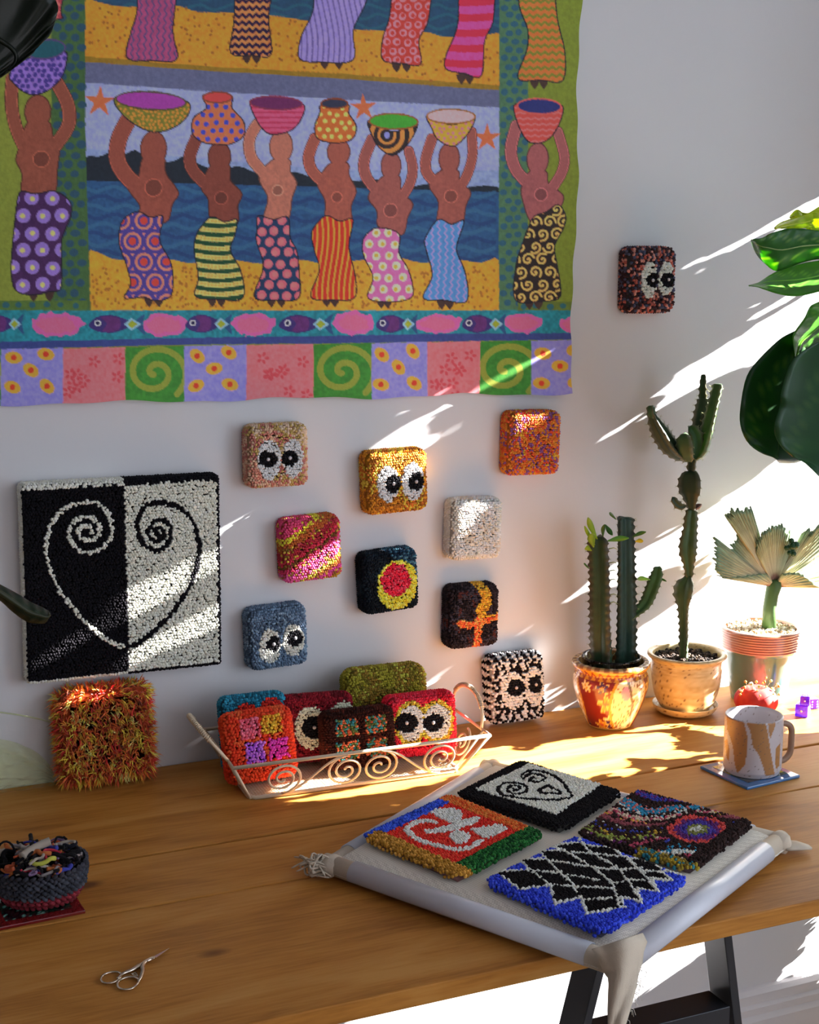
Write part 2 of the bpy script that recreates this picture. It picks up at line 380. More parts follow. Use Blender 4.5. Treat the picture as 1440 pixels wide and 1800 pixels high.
def ell(cx, cy, rx, ry, col, rot=0, clip=None, ring=None, wob=0.0):
    R = max(rx, ry) * 1.2 + 2; sl = bb(cx - R, cy - R, cx + R, cy + R); x = XX[sl] - cx; y = YY[sl] - cy
    if x.size == 0: return
    ca, sa = math.cos(rot), math.sin(rot); u = (x * ca + y * sa) / rx; v = (-x * sa + y * ca) / ry; d = np.hypot(u, v)
    if wob: d = d * (1 + wob * (vnoise(XX[sl], YY[sl], 0.12, 5) - 0.5) * 2)
    m = d < 1
    if ring: m &= d > ring
    if clip is not None: m &= clip[sl]
    cv[sl][m] = D(col) * (1 + 0.1 * (vnoise(XX[sl][m], YY[sl][m], 0.3, 2) - 0.5))[:, None]
def line(path, wd, col, sm=6, clip=None, al=1.0):
    P = spline(path, sm) if sm else np.array(path, float)
    sl = bb(P[:, 0].min() - wd, P[:, 1].min() - wd, P[:, 0].max() + wd, P[:, 1].max() + wd); x = XX[sl]; y = YY[sl]
    if x.size == 0: return
    m = dist_path(x, y, P) < wd / 2
    if clip is not None: m &= clip[sl]
    cv[sl][m] = cv[sl][m] * (1 - al) + D(col) * al
OLIVE = (104, 116, 34); TEAL = (26, 98, 112); BR = (124, 66, 50)
# grounds
cv[:] = D(OLIVE) * (1 + 0.35 * (vnoise(XX, YY, 0.02, 3) - 0.5))[..., None]
def dots(x0, x1, y0, y1, base, dot, stp=21, r=8):
    fill([(x0, y0), (x1, y0), (x1, y1), (x0, y1)], base)
    y = y0 + 8; k = 0
    while y < y1 - 3:
        x = x0 + 8 + (k % 2) * stp * 0.45
        while x < x1 - 3:
            ell(x + random.uniform(-2, 2), y + random.uniform(-2, 2), r * random.uniform(0.85, 1.1), r * random.uniform(0.75, .95), dot); x += stp
        y += stp * 0.82; k += 1
# upper picture: sea, sand, grey band
fill([(136, -200), (874, -200), (874, 80), (136, 60)], (30, 62, 88))
for y in range(-190, 70, 17):
    line([(136 + 18 * i, y + 5 * math.sin(i * 1.9 + y)) for i in range(42)], 5, (34, 84, 98), al=.6)
fill([(138, 3), (170, 6), (215, 14), (300, 10), (345, 22), (410, 24), (480, 30), (520, 36), (610, 52), (680, 56), (745, 58), (780, 66), (850, 62), (874, 68), (874, 158), (600, 136), (340, 122), (140, 104)], (196, 124, 34), 4, .18)
fill([(140, 100), (340, 116), (600, 131), (874, 151), (874, 160), (600, 140), (340, 124), (140, 110)], (128, 98, 22))
for _ in range(330):
    x = random.uniform(142, 870); y = random.uniform(14, 150)
    if cv[int((y - CY0) * SS), int((x - CX0) * SS), 0] > 0.3: ell(x, y, 2.4, 2.6, (140, 84, 28))
fill([(140, 110), (340, 124), (600, 140), (874, 160), (874, 190), (600, 176), (340, 160), (143, 146)], (84, 88, 116))
# main picture: sky, hills, sea, sand
fill([(143, 146), (340, 160), (600, 176), (874, 190), (874, 345), (150, 330)], (134, 142, 196), 0, .16)
fill([(150, 262), (600, 300), (874, 300), (874, 340), (150, 330)], (120, 136, 176), 0, .2)
fill([(148, 277), (170, 276), (192, 268), (215, 272), (235, 264), (262, 284), (300, 284), (322, 274), (340, 285), (380, 300), (415, 292), (450, 305), (492, 312), (512, 302), (560, 316), (640, 318), (662, 316), (700, 330), (760, 322), (800, 330), (850, 326), (874, 331), (874, 340), (600, 334), (148, 318)], (22, 30, 40), 3)
fill([(148, 318), (600, 330), (874, 338), (874, 470), (150, 470)], (34, 70, 108), 0, .2)
for k, y in enumerate(range(332, 465, 16)):
    line([(150 + 17 * i, y + 4.5 * math.sin(i * 1.75 + k * 2) + i * 0.25) for i in range(43)], 6.5, (26, 50, 92) if k % 2 else (46, 88, 120), al=.7)
fill([(150, 447), (175, 446), (196, 455), (240, 458), (300, 456), (330, 462), (400, 456), (455, 463), (520, 456), (560, 462), (620, 458), (690, 452), (740, 462), (800, 456), (840, 462), (874, 458), (874, 547), (155, 545)], (200, 132, 36), 3, .18)
for _ in range(420):
    x = random.uniform(158, 870); y = random.uniform(468, 541); ell(x, y, 2.3, 2.6, (146, 92, 28))
fill([(88, -200), (136, -200), (150, 330), (156, 547), (88, 547)], (56, 86, 46)); fill([(874, -200), (1100, -200), (1100, 547), (874, 547)], OLIVE)
dots(90, 147, -200, 545, (56, 86, 46), (34, 66, 84)); dots(872, 922, -200, 545, (66, 100, 70), (38, 78, 96), 18, 6.5)
fill([(148, 160), (152, 160), (157, 545), (148, 545)], (150, 110, 60)) if False else None
dots(0, 150, 528, 545, (70, 96, 40), (34, 78, 88), 24, 6); dots(905, 1010, 530, 545, (84, 100, 38), (34, 84, 92), 23, 6)
fill([(-200, -200), (88, -200), (88, 528), (-200, 528)], (112, 122, 44)); fill([(-200, 528), (0, 528), (0, 545), (-200, 545)], (70, 96, 40))
# lower bands
fill([(-200, 545), (1030, 545), (1030, 592), (520, 592), (0, 602), (-200, 604)], (28, 112, 124), 0, .3)
fill([(-200, 602), (0, 600), (260, 594), (520, 590), (760, 586), (1030, 584), (1030, 595), (760, 600), (520, 603), (260, 606), (0, 613), (-200, 616)], (46, 58, 112))
for cx, cy, rx, ry in ((-70, 572, 40, 20), (97, 570, 45, 21), (285, 570, 38, 20), (443, 570, 37, 20), (616, 567, 37, 20), (768, 568, 38, 17), (913, 567, 32, 18), (1000, 570, 22, 15)):
    ell(cx, cy, rx, ry, (198, 82, 136), wob=.16); ell(cx, cy, rx * .74, ry * .68, (206, 88, 118), wob=.2)
for x0, x1 in ((-30, 40), (152, 252), (323, 406), (486, 580), (655, 731), (808, 884)):
    cy = 568; L = x1 - x0
    fill([(x0, cy + 3), (x0 + .15 * L, cy - 12), (x0 + .4 * L, cy - 15), (x0 + .65 * L, cy - 8), (x0 + .78 * L, cy), (x0 + .65 * L, cy + 9), (x0 + .4 * L, cy + 16), (x0 + .15 * L, cy + 13)], (48, 36, 92), 5)
    fill([(x0 + .22 * L, cy - 12), (x0 + .5 * L, cy - 11), (x0 + .56 * L, cy), (x0 + .5 * L, cy + 12), (x0 + .25 * L, cy + 13), (x0 + .32 * L, cy)], (82, 36, 92), 4)
    fill([(x0 + .8 * L, cy), (x0 + .99 * L, cy - 17), (x0 + .95 * L, cy), (x0 + L, cy + 20)], (34, 66, 104), 3)
    fill([(x0 + .62 * L, cy + 1), (x0 + .75 * L, cy - 10), (x0 + .93 * L, cy + 1), (x0 + .75 * L, cy + 12)], (120, 158, 178)); fill([(x0 + .68 * L, cy + 1), (x0 + .76 * L, cy - 6), (x0 + .86 * L, cy + 1), (x0 + .76 * L, cy + 8)], (132, 142, 36))
    ell(x0 + .16 * L, cy - 1, 5.5, 5.5, (220, 226, 232)); ell(x0 + .16 * L, cy - 1, 3.6, 3.6, (28, 24, 62))
bx = [-210, -110, 0, 108, 216, 321, 431, 546, 648, 748, 840, 927, 1030]; kinds = 'gcbcgbcgbcgb'; kinds = ['c', 'g', 'b', 'c', 'g', 'b', 'c', 'g', 'b', 'c', 'g', 'b']
for i, kd in enumerate(kinds):
    x0, x1 = bx[i], bx[i + 1]; cx = (x0 + x1) / 2; yt = lambda x: 612 - 0.016 * x; cyb = 656 - 0.008 * cx
    fill([(x0, yt(x0) + 1), (x1, yt(x1)), (x1, 740), (x0, 740)], {'c': (204, 98, 104), 'g': (48, 112, 36), 'b': (118, 114, 184)}[kd], 0, .16)
    if kd == 'g':
        sg = lambda t0: [(cx + (4 + 4.9 * t) * math.cos(t * 1.0 + t0), cyb + (4 + 4.2 * t) * math.sin(t * 1.0 + t0)) for t in np.arange(0, 11.5, 0.4)]
        clipm = mask([(x0, 600), (x1, 600), (x1, 740), (x0, 740)], 0)
        line(sg(2.2), 11, (118, 128, 44), 2, clipm)
    elif kd == 'b':
        for k, (dx, dy) in enumerate(((-32, -28), (24, -34), (-2, -6), (-34, 24), (26, 22))):
            px, py = cx + dx, cyb + dy; an = random.uniform(-1, 1)
            ell(px, py, 15, 10.5, (226, 138, 46), an); ell(px, py, 5, 5, (178, 48, 28))
    else:
        for _ in range(9):
            px, py = random.uniform(x0 + 9, x1 - 9), random.uniform(622, 700)
            for a in range(5): ell(px + 7 * math.cos(a * 1.257), py + 7 * math.sin(a * 1.257), 4.2, 2.6, (172, 62, 70), a * 1.257)
# starfish
def star(cx, cy, R, rot=0):
    P = []
    for k in range(10):
        a = -math.pi / 2 + rot + k * math.pi / 5; rr = R if k % 2 == 0 else R * .36; P.append((cx + rr * math.cos(a), cy + rr * math.sin(a)))
    fill(P, (200, 92, 54))
star(172, 180, 29, .05); star(634, 190, 25, -.05); star(851, 243, 26, 0)
DARK = (24, 18, 30)
def skirt(poly, base, pat, feet=None):
    P = spline(poly, 6, True); fill(P, base); m = mask(P, 0); xa, xb, ya, yb = P[:, 0].min(), P[:, 0].max(), P[:, 1].min(), P[:, 1].max()
    if feet:
        for fx in feet: fill([(fx - 9, yb - 6), (fx + 9, yb - 6), (fx + 1, yb + 12)], (58, 38, 32), 2)
        fill(P, base)
    pat(m, xa, xb, ya, yb); line(np.vstack([P, P[:1]]), 2.2, DARK, 0)
def body(torso, arms, head, circ, skin=BR):
    dk = tuple(int(c * .55) for c in skin); lt = tuple(min(255, int(c * 1.35)) for c in skin)
    for a in arms: line(a[0], a[1] + 4, dk)
    P = spline(torso, 6, True); line(np.vstack([P, P[:1]]), 4, dk, 0); ell(*head[:2], head[2] + 2, head[3] + 2, dk)
    for a in arms: line(a[0], a[1] + 1.2, lt); line(a[0], a[1] - 1, skin)
    fill(P, skin); ell(*head, skin); line([(head[0], head[1] + head[3] * .6), (head[0] + 2, head[1] + head[3] + 14)], head[2] * .95, skin)
    ell(*circ, circ[2], lt); ell(circ[0], circ[1], circ[2] - 1.5, circ[2] - 1.5, tuple(int(c * .8) for c in skin))
def bowl(poly, top, base, tcol, deco, rim=None):
    P = spline(poly, 6, True); fill(P, base, 0); m = mask(P, 0); deco(m, P[:, 0].min(), P[:, 0].max(), P[:, 1].min(), P[:, 1].max()); line(np.vstack([P, P[:1]]), 2.2, DARK, 0)
    ell(top[0], top[1], top[2] + 3, top[3] + 3, rim or tuple(int(c * .6) for c in base), top[4] if len(top) > 4 else 0); ell(*top[:4], tcol, top[4] if len(top) > 4 else 0)
def p_dots(c1, c2, r, stp, r2=.4):
    def f(m, xa, xb, ya, yb):
        y = ya + stp * .4; k = 0
        while y < yb + r:
            x = xa + (k % 2) * stp * .5 + 2
            while x < xb + r: ell(x + random.uniform(-2, 2), y + random.uniform(-2, 2), r, r, c1, clip=m); (c2 and ell(x, y, r * r2, r * r2, c2, clip=m)); x += stp
            y += stp * .86; k += 1
    return f
def p_rings(c1, c2, cc, r, stp):
    def f(m, xa, xb, ya, yb):
        y = ya + stp * .4; k = 0
        while y < yb + r:
            x = xa + (k % 2) * stp * .5 + 4
            while x < xb + r:
                ell(x, y, r, r, c1, clip=m); ell(x, y, r * .72, r * .72, c2, clip=m); ell(x, y, r * .52, r * .52, c1, clip=m); ell(x, y, r * .3, r * .3, cc, clip=m); x += stp
            y += stp * .9; k += 1
    return f
def p_h(c, stp, w_, bend=5, zig=0, sub=None):
    def f(m, xa, xb, ya, yb):
        y = ya - 6
        while y < yb + 8:
            n = 14; line([(xa - 3 + (xb - xa + 6) * i / n, y + bend * math.sin(i / n * 3.1) + (zig if i % 2 else 0)) for i in range(n + 1)], w_, c, 0 if zig else 3, clip=m)
            if sub:
                for i in range(n): ell(xa + (xb - xa) * i / n, y + bend * math.sin(i / n * 3.1) + stp * .5, 2.6, 2.8, sub, clip=m)
            y += stp
    return f
def p_v(c, stp, w_, amp=7, sh=0, zig=0):
    def f(m, xa, xb, ya, yb):
        x = xa - 12
        while x < xb + 14:
            n = 24 if zig else 8; H = yb - ya
            line([(x + amp * math.sin((i / n) * 4.4 + sh) + (zig if i % 2 else 0), ya + H * i / n) for i in range(n + 1)], w_, c, 0 if zig else 3, clip=m); x += stp
    return f
def p_spiral(c, stp, R):
    def f(m, xa, xb, ya, yb):
        y = ya + 8; k = 0
        while y < yb + 6:
            x = xa + (k % 2) * stp * .5
            while x < xb + 6:
                t0 = random.uniform(0, 6); line([(x + R * t / 9 * math.cos(t + t0), y + R * t / 9 * math.sin(t + t0)) for t in np.arange(0.5, 9, .6)], 3.6, c, 2, clip=m); x += stp
            y += stp * .88; k += 1
    return f
# left border woman
body([(48, 215), (82, 215), (90, 240), (101, 258), (97, 300), (90, 342), (40, 342), (37, 305), (27, 282), (33, 258)], [([(19, 140), (18, 185), (26, 225), (42, 262)], 20), ([(98, 148), (116, 185), (117, 222), (90, 262)], 21)], (64, 197, 22, 28), (70, 280, 15))
bowl([(14, 135), (25, 112), (60, 100), (111, 92), (113, 115), (105, 138), (85, 158), (58, 168), (35, 160), (20, 145)], (78, 88, 32, 15, -.1), (126, 96, 168), (24, 76, 86), p_dots((58, 46, 120), None, 4, 11))
skirt([(38, 336), (60, 341), (92, 336), (118, 352), (122, 378), (106, 420), (105, 460), (104, 506), (85, 512), (55, 518), (26, 510), (18, 480), (20, 430), (25, 380), (30, 345)], (58, 28, 70), p_dots((126, 100, 168), (206, 176, 100), 12.5, 35, .36), (56, 84))
# seven women
BR2 = (126, 64, 50); BR3 = (160, 98, 80)
body([(250, 278), (284, 276), (288, 305), (310, 338), (300, 358), (288, 390), (238, 388), (244, 362), (222, 330), (240, 318)], [([(222, 212), (206, 245), (203, 280), (218, 308), (244, 332)], 26)], (267, 262, 22, 30), (267, 330, 16), BR2)
bowl([(197, 174), (230, 168), (295, 172), (329, 182), (326, 205), (302, 225), (270, 233), (238, 222), (210, 200)], (262, 178, 60, 14, .06), (104, 104, 34), (140, 52, 138), p_dots((196, 120, 44), None, 2.6, 8), (70, 62, 24))
skirt([(218, 382), (240, 372), (262, 382), (284, 381), (278, 422), (299, 466), (298, 518), (270, 528), (249, 522), (215, 523), (226, 500), (220, 469), (207, 430), (208, 400)], (208, 112, 88), p_rings((64, 52, 120), (208, 112, 88), (206, 58, 44), 22, 40), (258, 276))
body([(370, 290), (399, 290), (402, 318), (421, 340), (414, 362), (412, 392), (370, 386), (364, 350), (352, 328)], [([(343, 242), (331, 275), (337, 300), (362, 326)], 19)], (383, 276, 19, 25), (386, 348, 12), (112, 56, 44))
bowl([(354, 168), (403, 170), (404, 190), (425, 215), (424, 240), (400, 254), (358, 252), (336, 236), (337, 208), (360, 190)], (379, 172, 24, 8), (194, 98, 62), (186, 60, 58), p_dots((52, 62, 158), None, 4.6, 17))
skirt([(370, 381), (392, 390), (413, 386), (410, 411), (402, 440), (420, 476), (424, 523), (380, 526), (341, 520), (346, 487), (339, 440), (342, 415), (352, 397)], (206, 170, 96), p_h((22, 62, 36), 16, 7.5, 6, sub=(206, 150, 70)), (370, 386))
body([(476, 282), (504, 282), (505, 302), (516, 322), (508, 348), (500, 386), (462, 386), (468, 348), (453, 312)], [([(449, 218), (435, 245), (439, 278), (462, 306)], 17)], (490, 258, 19, 27), (484, 335, 10), BR3)
bowl([(436, 178), (470, 190), (527, 184), (525, 210), (505, 231), (470, 236), (448, 214)], (481, 182, 44, 10, .04), (196, 72, 104), (92, 32, 76), p_h((160, 44, 74), 9, 3, 0))
skirt([(450, 379), (476, 386), (502, 382), (506, 418), (517, 440), (521, 475), (520, 523), (480, 527), (444, 521), (459, 469), (447, 425), (448, 404)], (26, 48, 78), p_dots((212, 88, 100), (222, 104, 104), 8, 22, .6), (473, 490))
body([(576, 288), (605, 288), (608, 310), (620, 336), (611, 362), (610, 396), (571, 390), (567, 352), (554, 322)], [([(549, 244), (538, 274), (543, 300), (564, 322)], 17)], (590, 268, 19, 22), (587, 347, 10), (140, 74, 60))
bowl([(561, 185), (606, 185), (608, 200), (621, 222), (615, 244), (590, 252), (556, 246), (548, 225), (557, 200)], (583, 183, 22, 7), (190, 90, 38), (40, 44, 64), p_dots((214, 182, 92), (206, 170, 70), 4, 15))
skirt([(570, 379), (592, 389), (615, 386), (608, 433), (619, 487), (617, 523), (580, 527), (541, 521), (556, 475), (548, 440), (543, 411), (553, 392)], (178, 42, 26), p_v((224, 132, 42), 9.5, 3.4, 6, .6), (568, 582))
body([(670, 310), (697, 310), (701, 338), (721, 358), (712, 382), (702, 412), (662, 400), (658, 370), (643, 345)], [([(649, 246), (635, 282), (639, 312), (662, 340)], 17), ([(715, 266), (722, 296), (716, 325), (700, 350)], 15)], (683, 292, 17, 24), (682, 370, 13), (132, 72, 64))
bowl([(643, 213), (688, 232), (730, 216), (717, 249), (688, 273), (662, 260), (648, 236)], (688, 214, 42, 12, .02), (210, 116, 52), (58, 138, 40), lambda m, *a: [ell(676, 238, r_, r_, (40, 30, 28) if i % 2 == 0 else (210, 116, 52), clip=m) for i, r_ in enumerate((56, 48, 40, 32, 24, 17, 12))] + [ell(676, 238, 5, 6, (120, 120, 190))])
skirt([(643, 408), (662, 400), (697, 411), (697, 444), (712, 470), (721, 500), (718, 523), (680, 530), (641, 523), (650, 487), (634, 450), (632, 425)], (204, 92, 142), p_dots((236, 210, 152), (222, 152, 56), 7.4, 23, .5), (664, 676))
body([(773, 300), (800, 300), (804, 320), (822, 338), (814, 362), (806, 394), (768, 392), (768, 355), (752, 325)], [([(756, 244), (745, 282), (749, 307), (773, 328)], 16), ([(824, 232), (826, 272), (818, 305), (806, 328)], 14)], (786, 279, 17, 26), (789, 345, 12), (134, 72, 62))
bowl([(748, 204), (790, 220), (829, 206), (818, 235), (794, 257), (767, 246), (755, 224)], (789, 205, 40, 11, .02), (222, 142, 46), (222, 150, 152), p_dots((216, 104, 116), None, 2.6, 10))
skirt([(767, 386), (790, 394), (812, 388), (801, 425), (800, 444), (814, 480), (816, 529), (776, 527), (740, 523), (756, 484), (746, 440), (744, 419)], (70, 122, 176), p_v((140, 124, 190), 12, 2.6, 3, 0, 5), (772, 786))
body([(926, 302), (953, 302), (958, 324), (984, 345), (975, 372), (966, 396), (930, 392), (914, 352), (912, 330)], [([(901, 222), (892, 264), (901, 298), (922, 322)], 18), ([(974, 233), (986, 274), (982, 303), (964, 332)], 16)], (939, 280, 18, 27), (945, 342, 12), (138, 76, 76))
bowl([(899, 184), (940, 200), (981, 186), (977, 217), (955, 247), (923, 250), (903, 217)], (941, 188, 37, 12, .03), (208, 66, 58), (34, 40, 96), p_h((232, 96, 96), 10, 3, 0, 3), (196, 76, 70))
skirt([(933, 381), (955, 372), (975, 360), (988, 378), (985, 400), (969, 432), (973, 465), (978, 500), (976, 523), (948, 529), (901, 527), (901, 469), (912, 430), (921, 404)], (34, 24, 22), p_spiral((222, 156, 84), 25, 11.5), (924, 940))
# upper row skirts
US = [([(245, -60), (307, -60), (301, 54), (308, 105), (262, 108), (220, 103), (226, 61), (238, 20)], (146, 62, 100), p_v((72, 62, 104), 11, 2.4, 3, 0, 5), None),
      ([(417, -60), (478, -60), (468, 29), (473, 96), (440, 98), (403, 94), (408, 43)], (216, 116, 62), p_h((34, 18, 50), 13, 5, 0, 6), (430, 447)),
      ([(554, -60), (642, -60), (640, 0), (616, 54), (616, 106), (565, 111), (522, 105), (525, 65), (545, 20)], (136, 120, 182), p_v((92, 80, 140), 9.5, 2.8, -9, 1.0), (565, 590)),
      ([(695, -60), (752, -60), (749, 32), (732, 72), (735, 114), (700, 112), (668, 106), (668, 69), (680, 30)], (168, 52, 42), p_dots((226, 112, 124), (168, 52, 42), 6.6, 18, .55), (692, 710)),
      ([(806, -60), (858, -60), (862, 32), (847, 72), (841, 134), (812, 130), (780, 122), (780, 97), (800, 43)], (190, 64, 128), p_h((198, 36, 60), 27, 13, 3), (806, 820)),
      ([(905, -60), (958, -60), (973, 36), (986, 94), (982, 143), (945, 142), (904, 139), (919, 90), (921, 54), (906, 10)], (206, 96, 42), p_h((108, 110, 36), 13, 4.6, 0, 5), (932, 948)),
      ([(-40, -60), (100, -60), (104, 20), (96, 36), (-20, 40)], (196, 96, 90), p_dots((150, 50, 60), None, 5, 16), None)]
for P_, c_, pf, ft in US: skirt(P_, c_, pf, ft)
# brush grain
cv *= (1 + 0.16 * (vnoise(XX, YY, 0.6, 9) - 0.5) + 0.10 * (vnoise(XX * 6, YY, 0.12, 4) - 0.5))[..., None].astype(np.float32)
# cloth mesh hanging just off the wall
GX, GZ = 690, 520
def tap_edge_x(z): return 1.176 + 0.004 * np.sin(z * 17) + 0.0015 * np.sin(z * 71) - 0.004 * (z < 1.62) * np.clip((1.62 - z) * 12, 0, 1)
u = np.linspace(0, 1, GX)[None, :]; v = np.linspace(0, 1, GZ)[:, None]
zb = 1.2995 - 0.022 * u + 0.0022 * np.sin(u * 25) + 0.0012 * np.sin(u * 63)
Z = zb + (2.10 - zb) * (1 - v); Xr = tap_edge_x(Z); Xg = 0.12 + (Xr - 0.12) * u
Yg = -(0.006 + 0.004 * np.sin(Xg * 9 + 1) ** 2 + 0.0035 * np.sin(Xg * 17 + Z * 5) * np.clip((1.5 - Z) * 4, 0, 1) + 0.0035 * (vnoise(Xg, Z, 11, 3)))
P3 = np.stack([Xg, Yg, Z], -1).reshape(-1, 3); Q = proj(P3 * [1, 0, 1])
ix = np.clip(((Q[:, 0] - CX0) * SS).astype(int), 1, CW * SS - 2); iy = np.clip(((Q[:, 1] - CY0) * SS).astype(int), 1, CH * SS - 2)
Cc = (cv[iy, ix] + cv[iy, ix + 1] + cv[iy + 1, ix] + cv[iy - 1, ix] + cv[iy, ix - 1]) / 5.0
TAPL = 0.49
Cc = np.clip(Cc / TAPL, 0, .85)
idx = np.arange(GX * GZ).reshape(GZ, GX)
F4 = np.stack([idx[:-1, :-1], idx[1:, :-1], idx[1:, 1:], idx[:-1, 1:]], -1).reshape(-1, 4)
tap = fast_mesh('painted_wall_cloth', P3, F4, Cc, M['cloth'])
tag(tap, 'large painted cloth hanging on the wall, women carrying pots above a fish and flower border', 'wall hanging')
del cv, XX, YY
# ------------------------------------------------------------------ unseen shrub and blind added to shape the sun, with gaps between leaves
def W(*p, y=0.0): return ('w', y, p)
def T(*p, z=0.75): return ('t', z, p)
GAPS = [
 W((1212, 466), (1440, 346), (1560, 285), (1560, 330), (1440, 378), (1340, 412), (1318, 424), (1292, 438), (1262, 452)),
 W((1148, 698), (1184, 661), (1248, 620), (1315, 581), (1372, 545), (1440, 505), (1560, 440), (1560, 540), (1440, 598), (1329, 637), (1248, 673), (1196, 700), (1153, 722), (1176, 690)),
 W((1312, 569), (1345, 538), (1390, 516), (1440, 492), (1440, 500), (1375, 532), (1330, 562)),
 W((1055, 780), (1080, 754), (1117, 733), (1108, 746), (1080, 766)),
 W((1000, 1059), (1037, 1016), (1113, 973), (1190, 933), (1232, 903), (1290, 866), (1358, 812), (1440, 755), (1640, 620), (1640, 1160), (1440, 1184), (1240, 1212), (1110, 1190), (1110, 1120), (1160, 1080), (1214, 1053), (1238, 1027), (1255, 1010), (1230, 984), (1183, 1004), (1122, 1017), (1037, 1037)),
 W((1015, 1094), (1040, 1078), (1048, 1076), (1040, 1090)),
 W((1262, 960), (1285, 900), (1320, 898), (1330, 940), (1370, 925), (1400, 945), (1440, 918), (1482, 935), (1484, 1030), (1400, 1032), (1385, 1110), (1330, 1110), (1340, 1030), (1262, 1014), y=-.08),
 W((1280, 1100), (1420, 1090), (1420, 1205), (1290, 1215), y=-.12),
 T((1130, 1150), (1290, 1120), (1290, 1165), (1150, 1165), z=.84),
 # sunlit corners of the things on the wall
 W((652, 790), (690, 757), (750, 732), (738, 758), (762, 768), (756, 800), (700, 800)),
 W((672, 790), (700, 780), (762, 780), (762, 835), (730, 828), (712, 850), (690, 820), y=-.036),
 W((742, 868), (757, 850), (757, 880), (735, 892), (722, 893), y=-.036),
 W((893, 728), (910, 718), (976, 714), (968, 735), (930, 742), (902, 766), y=-.036),
 W((955, 826), (975, 822), (992, 800), (992, 818), (975, 838), y=-.036),
 W((828, 884), (860, 866), (892, 862), (886, 930), (872, 945), (842, 955), (832, 942), (797, 940), (795, 905), (826, 900), y=-.036),
 W((500, 912), (520, 906), (548, 903), (540, 915), (516, 926), y=-.036), W((548, 985), (575, 960), (610, 935), (604, 975), (572, 990), (560, 1005), y=-.036),
 W((692, 968), (740, 958), (742, 1052), (726, 1030), (715, 1000), (690, 1075), (660, 1060), (650, 1035), (680, 985), y=-.036),
 W((512, 1058), (545, 1055), (545, 1120), (530, 1090), y=-.036), W((478, 1140), (505, 1118), (530, 1120), (498, 1152), y=-.036),
 W((380, 968), (405, 928), (466, 892), (432, 938), (396, 972)),
 W((445, 1216), (470, 1208), (503, 1199), (480, 1216), (460, 1220)),
 W((216, 1050), (262, 1020), (300, 1006), (386, 957), (386, 1012), (340, 1022), (300, 1048), (222, 1095), y=-.034),
 W((222, 1142), (300, 1105), (387, 1060), (387, 1098), (340, 1118), (300, 1135), (232, 1178), y=-.034),
 W((68, 1166), (100, 1140), (140, 1110), (214, 1052), (214, 1098), (170, 1112), (140, 1138), (80, 1182), y=-.034),
 W((104, 1228), (135, 1208), (186, 1200), (172, 1232), (150, 1250), (140, 1272), (112, 1250), y=-.045),
 W((842, 686), (862, 668), (905, 645), (965, 606), (940, 632), (890, 662), (858, 686), y=-.01),
 # on the table
 T((818, 1362), (845, 1313), (897, 1311), (902, 1318), (930, 1322), (949, 1308), (994, 1301), (1088, 1291), (1178, 1288), (1188, 1300), (1185, 1317), (1251, 1324), (1199, 1334), (1095, 1333), (1113, 1346), (1043, 1366), (960, 1400), (840, 1390)),
 T((1102, 1287), (1125, 1279), (1161, 1272), (1230, 1261), (1216, 1276), (1150, 1283)), T((1234, 1287), (1276, 1282), (1300, 1290), (1276, 1296)),
 T((1220, 1338), (1245, 1332), (1300, 1330), (1256, 1337)), T((1138, 1352), (1165, 1348), (1186, 1350), (1165, 1354)),
 T((500, 1411), (560, 1398), (640, 1384), (720, 1362), (840, 1330), (870, 1340), (800, 1363), (760, 1377), (700, 1389), (620, 1401)),
 T((470, 1396), (500, 1380), (600, 1372), (600, 1384), (500, 1404)),
 T((1285, 1225), (1330, 1205), (1440, 1180), (1600, 1150), (1600, 1262), (1440, 1288), (1380, 1291), (1385, 1262), (1300, 1260)),
 T((1290, 1215), (1350, 1190), (1400, 1190), (1370, 1235), (1310, 1235), z=.79),
 T((1270, 1262), (1290, 1240), (1330, 1238), (1300, 1262), z=.832),
 W((690, 1290), (800, 1225), (815, 1240), (812, 1300), (806, 1330), (798, 1300), (790, 1240), (740, 1245), y=-.13),
 W((800, 1200), (860, 1190), (860, 1300), (800, 1310), y=-.13),
 # under the table
 W((300, 1900), (600, 1760), (1140, 1672), (1275, 1640), (1305, 1634), (1275, 1652), (1228, 1683), (1125, 1750), (1040, 1806), (960, 1900)),
 W((1445, 1592), (1600, 1560), (1600, 1900), (1360, 1900), (1362, 1800), (1408, 1728), (1385, 1724), (1362, 1716), (1396, 1690), (1416, 1655)),
 # the fig's own sunlit leaves
 ('w', -0.33, ((1330, 385), (1440, 365), (1492, 350), (1492, 505), (1440, 510), (1345, 505), (1330, 440))),
 ('w', -0.33, ((1398, 598), (1412, 558), (1440, 536), (1490, 526), (1488, 560), (1440, 596))),
 ('w', -0.30, ((1368, 600), (1390, 585), (1396, 640), (1372, 665), (1350, 690), (1328, 665))),
]
CELL = 0.003; YA, YB, ZA, ZB = -0.60, 0.0, 0.02, 2.0
ny, nz = int((YB - YA) / CELL), int((ZB - ZA) / CELL)
gy = YA + (np.arange(ny) + .5) * CELL; gz = ZA + (np.arange(nz) + .5) * CELL; GYY, GZZ = np.meshgrid(gy, gz)
HOLE = np.zeros(GYY.shape, bool)
for kd, c, pts in GAPS:
    if kd == 'w' and c == -.036:      # widen the small gaps a little: the sun's disc eats their edges
        mx_, my_ = sum(p[0] for p in pts) / len(pts), sum(p[1] for p in pts) / len(pts); pts = [(mx_ + (p[0] - mx_) * 1.35, my_ + (p[1] - my_) * 1.2) for p in pts]
    pl = []
    for i, p in enumerate(pts):
        q = onw(*p, c) if kd == 'w' else ont(*p, c); pl.append((q.y - TY * (X0 - q.x), q.z + TZ * (X0 - q.x)))
    HOLE |= inpoly(GYY, GZZ, pl)
